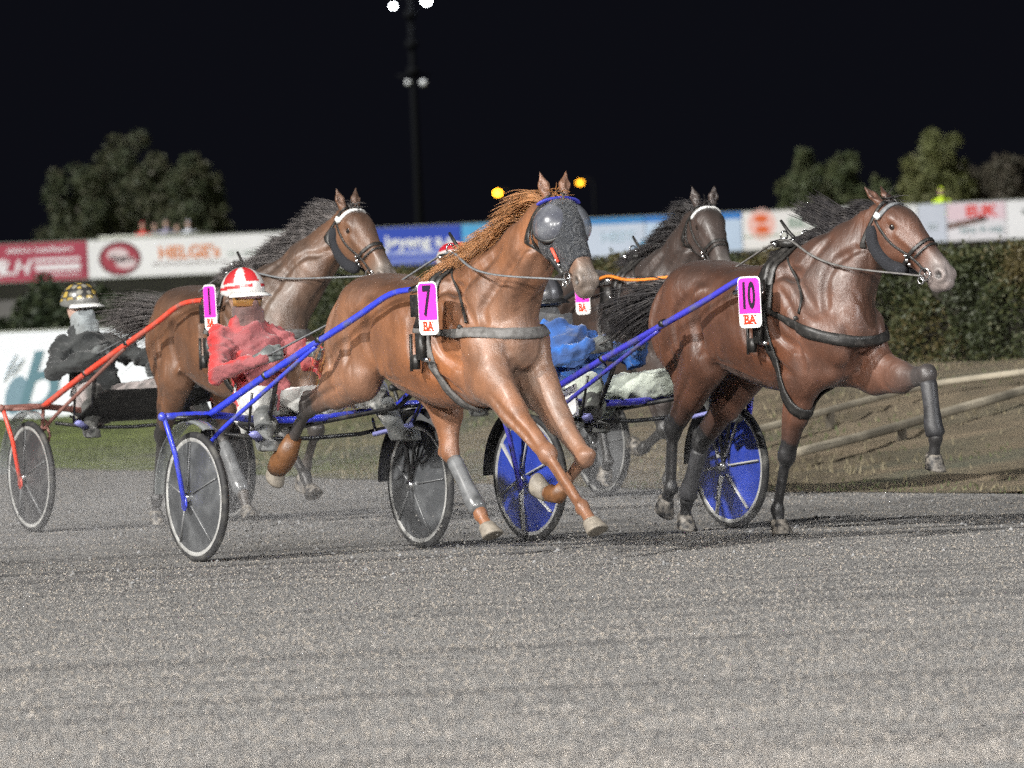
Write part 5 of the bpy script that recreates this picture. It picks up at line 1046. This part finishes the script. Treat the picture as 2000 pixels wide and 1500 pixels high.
blue = mat('blue_tube', (.035, .055, .62), .4, noise=(11, (.10, .11, .22), .48, .68), coat=.3); blue2 = mat('violet_blue_tube', (.050, .048, .46), .38, noise=(11, (.10, .10, .16), .48, .68), coat=.3)
red = mat('red_tube', (.72, .065, .035), .4, noise=(9, (.30, .14, .11), .42, .72)); redlow = mat('dusty_red_tube', (.24, .11, .09), .6, noise=(12, .6, .4, .7)); dark = mat('black_tube', (.02, .02, .022), .4)
discg = mat('smoked_disc', (.055, .058, .062), .38, noise=(9, (.12, .125, .13), .45, .75), coat=.3); discb = mat('blue_disc', (.028, .060, .42), .35, noise=(5, .45, .42, .72), coat=.4); discd = mat('dark_disc', (.040, .040, .042), .45, noise=(9, (.10, .097, .095), .5, .8)); discl = mat('grey_disc', (.11, .113, .117), .4, noise=(9, .6, .4, .7))
spk = mat('dull_spoke', (.22, .225, .23), .4, .3); spw = mat('white_spoke', (.55, .55, .53), .45, noise=(9, .6, .45, .75)); clearg = mat('clear_mudguard', (.30, .32, .32), .15, coat=.8, alpha=.55)
seatb = mat('black_seat', (.02, .02, .02), .5)
s7 = make_sulky('sulky', 'blue shafted sulky with smoked disc wheels behind horse number 7', C7.o, C7.rz, blue, discg, spk, clearg, seatb)
s10 = make_sulky('sulky', 'violet blue sulky with bright blue disc wheels behind horse number 10', C10.o, C10.rz, blue2, discb, spw, M['black'], seatb, tip=(1.57, .33, 1.36), yw=.70, spw_=.017)
s1 = make_sulky('sulky', 'red shafted dusty sulky with dark disc wheels behind horse number 1', C1.o, C1.rz, red, discd, spk, clearg, seatb, lowm=redlow, tip=(1.95, .33, 1.45))
s4 = make_sulky('sulky', 'black sulky with grey disc wheels behind horse number 4', C4.o, C4.rz, dark, discl, spk, M['black'], seatb)
# black spray screen of cart 1 and white panel of cart 10
b = MB(); b.add([(.05, -.42, .70), (.05, .42, .70), (.50, .40, .90), (.50, -.40, .90), (.05, -.42, .69), (.05, .42, .69), (.50, .40, .89), (.50, -.40, .89)], [(0, 1, 2, 3), (7, 6, 5, 4), (0, 4, 5, 1), (1, 5, 6, 2), (2, 6, 7, 3), (3, 7, 4, 0)]); b.build('spray_screen', M['black'], s1, False)
b = MB(); b.add([(-.02, -.56, .80), (.22, -.52, .88), (.20, -.50, .70), (-.04, -.54, .62), (-.02, -.545, .80), (.22, -.505, .88), (.20, -.485, .70), (-.04, -.525, .62)], [(0, 1, 2, 3), (7, 6, 5, 4), (0, 4, 5, 1), (1, 5, 6, 2), (2, 6, 7, 3), (3, 7, 4, 0)]); b.build('white_panel', M['platew'], s10, False)

POSE = dict(hip=(-.47, 0, .84), neck=(-.66, 0, 1.30), head=(-.655, 0, 1.465), elbow={-1: (-.42, -.33, 1.02), 1: (-.36, .33, 1.03)}, hand={-1: (-.20, -.14, 1.11), 1: (-.10, .14, 1.12)},
            knee={-1: (.0, -.26, .88), 1: (.14, .36, .90)}, foot={-1: (.13, -.34, .66), 1: (.24, .44, .68)}, yaw=0)
def pose(**k): p = dict(POSE); p.update(k); return p
cl = lambda n, c, c2, s=6, lo=.4, hi=.62, r=.8: mat(n, c, r, noise=(s, c2, lo, hi), bump=[(16, .8, .018, (1, 1, 1), 1.0), (90, .2, .002)], sheen=.2)
def md(n, a, b_): return dict(a=a, b=b_, m=mat(n, a, .85, noise=(9, .72, .45, .66), attr='Col', bump=[(16, .8, .018, (1, 1, 1), 1.0), (90, .25, .002)], sheen=.2))
jr = md('red_muddy_jacket', (.46, .026, .026), (.27, .085, .09)); jk = md('black_muddy_jacket', (.016, .018, .019), (.032, .035, .035)); jb = md('blue_jacket', (.012, .13, .50), (.03, .07, .20)); jg = md('grey_jacket', (.3, .3, .3), (.15, .15, .15))
tw = md('white_muddy_trousers', (.58, .58, .55), (.22, .22, .21)); tw2 = md('grey_white_trousers', (.50, .54, .47), (.28, .31, .27)); tk = md('grey_black_trousers', (.36, .31, .30), (.05, .053, .05))
bt = cl('grey_muddy_boot', (.085, .09, .09), (.17, .175, .17), 9); bk = cl('black_boot', (.03, .032, .03), (.09, .09, .085), 9); gg = cl('grey_green_glove', (.20, .22, .21), (.06, .065, .065), 12); gk = cl('black_glove', (.03, .03, .03), (.13, .14, .14), 12)
skin = mat('dusty_skin', (.35, .21, .15), .6, noise=(14, (.24, .17, .13), .45, .7)); skin2 = mat('pale_skin', (.48, .32, .26), .6)
mk = cl('brown_gaiter', (.17, .085, .075), (.10, .06, .055), 9); mg = cl('grey_white_gaiter', (.27, .30, .31), (.17, .18, .18), 7); mb_ = cl('black_gaiter', (.03, .03, .035), (.08, .08, .08), 7)
helm = mat('helmet_shell', (.5, .5, .5), .35, attr='Col', coat=.5, noise=(6, .55, .50, .75))
def pat7(u, v, z):
    ang = np.arctan2(v, u) ; r = (np.cos(5 * ang + 1.0) > -.25) & (z > .28) | ((z > .02) & (z < .17) & (np.abs(v) > .25)); c = np.tile(V(.62, .60, .58), (len(u), 1)); c[r] = V(.48, .03, .035); return c
def pat1(u, v, z):
    a = np.sin(u * 9 + 2) * np.sin(v * 8) * np.sin(z * 9 + 1); c = np.tile(V(.03, .03, .03), (len(u), 1)); c[a > .12] = V(.42, .30, .07); c[a < -.35] = V(.22, .21, .18); c[z < .08] = V(.16, .16, .15); return c
def pat4(u, v, z): c = np.tile(V(.70, .70, .70), (len(u), 1)); c[(z > .45) & (z < .85)] = V(.55, .02, .04); return c
def pat10(u, v, z): c = np.tile(V(.05, .05, .055), (len(u), 1)); c[np.abs(v) < .2] = V(.09, .09, .10); return c
d7 = make_driver('driver', 'driver in muddy red jacket and red and white helmet behind horse number 7', C7.o, C7.rz, pose(yaw=8, head=(-.68, 0, 1.455)), jr, tw, bt, gg, helm, pat7, skin, mk, mat('amber_goggle', (.32, .17, .05), .12, coat=1))
d1 = make_driver('driver', 'driver in muddy black suit and gold patterned helmet behind horse number 1', C1.o, C1.rz, pose(yaw=16, neck=(-.68, 0, 1.27), head=(-.71, .0, 1.44), hand={-1: (-.28, -.10, 1.12), 1: (-.02, .20, 1.02)}, elbow={-1: (-.45, -.33, 1.02), 1: (-.33, .36, 1.06)}), jk, tk, bk, gk, helm, pat1, skin2, mg)
d10 = make_driver('driver', 'driver in blue jacket and white trousers seated behind horse number 10', C10.o, C10.rz, pose(hip=(-.38, 0, .82), neck=(-.66, -.03, 1.20), head=(-.74, -.06, 1.34), elbow={-1: (-.42, -.33, 1.0), 1: (-.38, .33, 1.0)}, hand={-1: (-.14, -.12, 1.08), 1: (-.06, .14, 1.09)}, knee={-1: (.05, -.28, .86), 1: (.24, .36, .89)}), jb, tw2, bk, gk, helm, pat10, skin, mb_)
d4 = make_driver('driver', 'driver in white helmet with red band, mostly hidden behind horse number 7', C4.o, C4.rz, pose(neck=(-.62, 0, 1.42), head=(-.70, .02, 1.62)), jg, tw, bk, gk, helm, pat4, skin, mb_)

# grit flying up behind hooves and wheels
def spray():
    g = np.random.default_rng(31); P = []
    for fr_, pts in ((C7, [(-.3, -.71, .02), (-.3, .71, .02)]), (C1, [(-.3, -.71, .02), (-.3, .71, .02)]), (C10, [(-.3, -.71, .02), (-.3, .71, .02)]), (C4, [(-.3, .71, .02)]), (H7, [(-.3, .12, .02), (-1.7, -.2, .1), (1.2, -.1, .02)]), (H1, [(-1.3, -.14, .02), (-.6, .13, .02), (-.2, 0, .02)]), (H10, [(-.2, -.14, .02), (-1.4, .1, .02)])):
        for p in pts:
            c = fr_.w(p); n = 70; t = g.uniform(0, 1, n) ** 1.5; P.append(c - fr_.X * (t * .9)[:, None] + g.normal(0, 1, (n, 3)) * (V(.10, .10, .02) * (1 + 2 * t)[:, None]) + V(0, 0, 1) * (np.abs(g.normal(0, .10, n)) * (.4 + t))[:, None])
    P = np.vstack(P); P[:, 2] = np.abs(P[:, 2]) + .004; n = len(P); r = g.uniform(.003, .0075, n)
    o = np.array([(1, 0, 0), (-1, 0, 0), (0, 1, 0), (0, -1, 0), (0, 0, 1), (0, 0, -1)], float); F8 = np.array([(0, 2, 4), (2, 1, 4), (1, 3, 4), (3, 0, 4), (2, 0, 5), (1, 2, 5), (3, 1, 5), (0, 3, 5)])
    v = (o[None] * g.uniform(.6, 1.3, (n, 6, 1)) * r[:, None, None] + P[:, None]).reshape(-1, 3); f = (F8[None] + (np.arange(n) * 6)[:, None, None]).reshape(-1, 3)
    tag(mesh_obj('flying_grit', v, f.astype(np.int32), bpy.data.materials['pebble_grey'], None, False), kind='stuff')
spray()
# fine dust hanging low behind the hooves
def dust(label_name, c, size, dens, seed):
    b = MB(); b.box(c, size); o = b.build(label_name, None, None, False); m = bpy.data.materials.new('dust_' + str(seed)); m.use_nodes = True; nt = m.node_tree; N, L = nt.nodes, nt.links; N.remove(N['Principled BSDF'])
    v = N.new('ShaderNodeVolumePrincipled'); v.inputs['Color'].default_value = (.8, .8, .82, 1); L.new(v.outputs[0], N['Material Output'].inputs['Volume'])
    g = N.new('ShaderNodeTexCoord'); n = N.new('ShaderNodeTexNoise'); n.inputs['Scale'].default_value = 1.6; n.inputs['Detail'].default_value = 3; L.new(g.outputs['Object'], n.inputs['Vector'])
    r = N.new('ShaderNodeMapRange'); r.inputs[1].default_value = .45; r.inputs[2].default_value = .75; r.inputs[4].default_value = dens; L.new(n.outputs[0], r.inputs[0])
    sp = N.new('ShaderNodeSeparateXYZ'); L.new(g.outputs['Object'], sp.inputs[0]); r2 = N.new('ShaderNodeMapRange'); r2.inputs[1].default_value = size[2]; r2.inputs[2].default_value = .0; L.new(sp.outputs[2], r2.inputs[0])
    mu = N.new('ShaderNodeMath'); mu.operation = 'MULTIPLY'; L.new(r.outputs[0], mu.inputs[0]); L.new(r2.outputs[0], mu.inputs[1]); L.new(mu.outputs[0], v.inputs['Density']); o.data.materials.clear(); o.data.materials.append(m); tag(o, kind='stuff')
dust('dust', (-1.9, 50.5, .36), (6.5, 13.0, .66), .16, 1)
# reins: one pair for each driver
def reins(label, cf, hf_, d, h, m_, low=False):
    T = thing('reins', label, 'reins', cf.o, 0, 'pairs of driving reins'); o = cf.o
    for s in (-1, 1):
        a = cf.w(d['hand'][s]); t = hf_.w(V(-.08, s * .25, 1.50) if low else h['top'] + V(0, s * .075, .065)); bt_ = hf_.w(h['bit'][s]); mid = (a + t) / 2 - V(0, 0, .03); m2 = (t + bt_) / 2 + hf_.Y * s * .16 - V(0, 0, .04)
        q = np.vstack([smoothpath([a, mid, t], 8), smoothpath([t, m2, bt_], 10)[1:]])
        ql = np.stack([(q - hf_.o) @ hf_.X, (q - hf_.o) @ hf_.Y, q[:, 2]], 1)
        for _ in range(3):
            f_ = h['F'].sample(ql); m_in = (f_ < .02) & (ql[:, 0] > -.1)
            if m_in.any(): ql[m_in] = h['F'].snap(ql[m_in], .022)
            ql[1:-1] = (ql[:-2] + 2 * ql[1:-1] + ql[2:]) / 4
        q = hf_.o + ql[:, :1] * hf_.X + ql[:, 1:2] * hf_.Y + ql[:, 2:] * V(0, 0, 1); MB().tube(q - o, .017 if low else .009, 6, flat=.6).build('rein', m_, T)
reins('grey reins from the driver in red to horse number 7', C7, H7, d7, h7, M['greystrap']); reins('grey reins from the black clad driver to horse number 1', C1, H1, d1, h1, M['greystrap'])
reins('dark reins from the driver in blue to horse number 10', C10, H10, d10, h10, M['dusty_strap']); reins('bright orange reins of horse number 4', C4, H4, d4, h4, M['orange'], True)
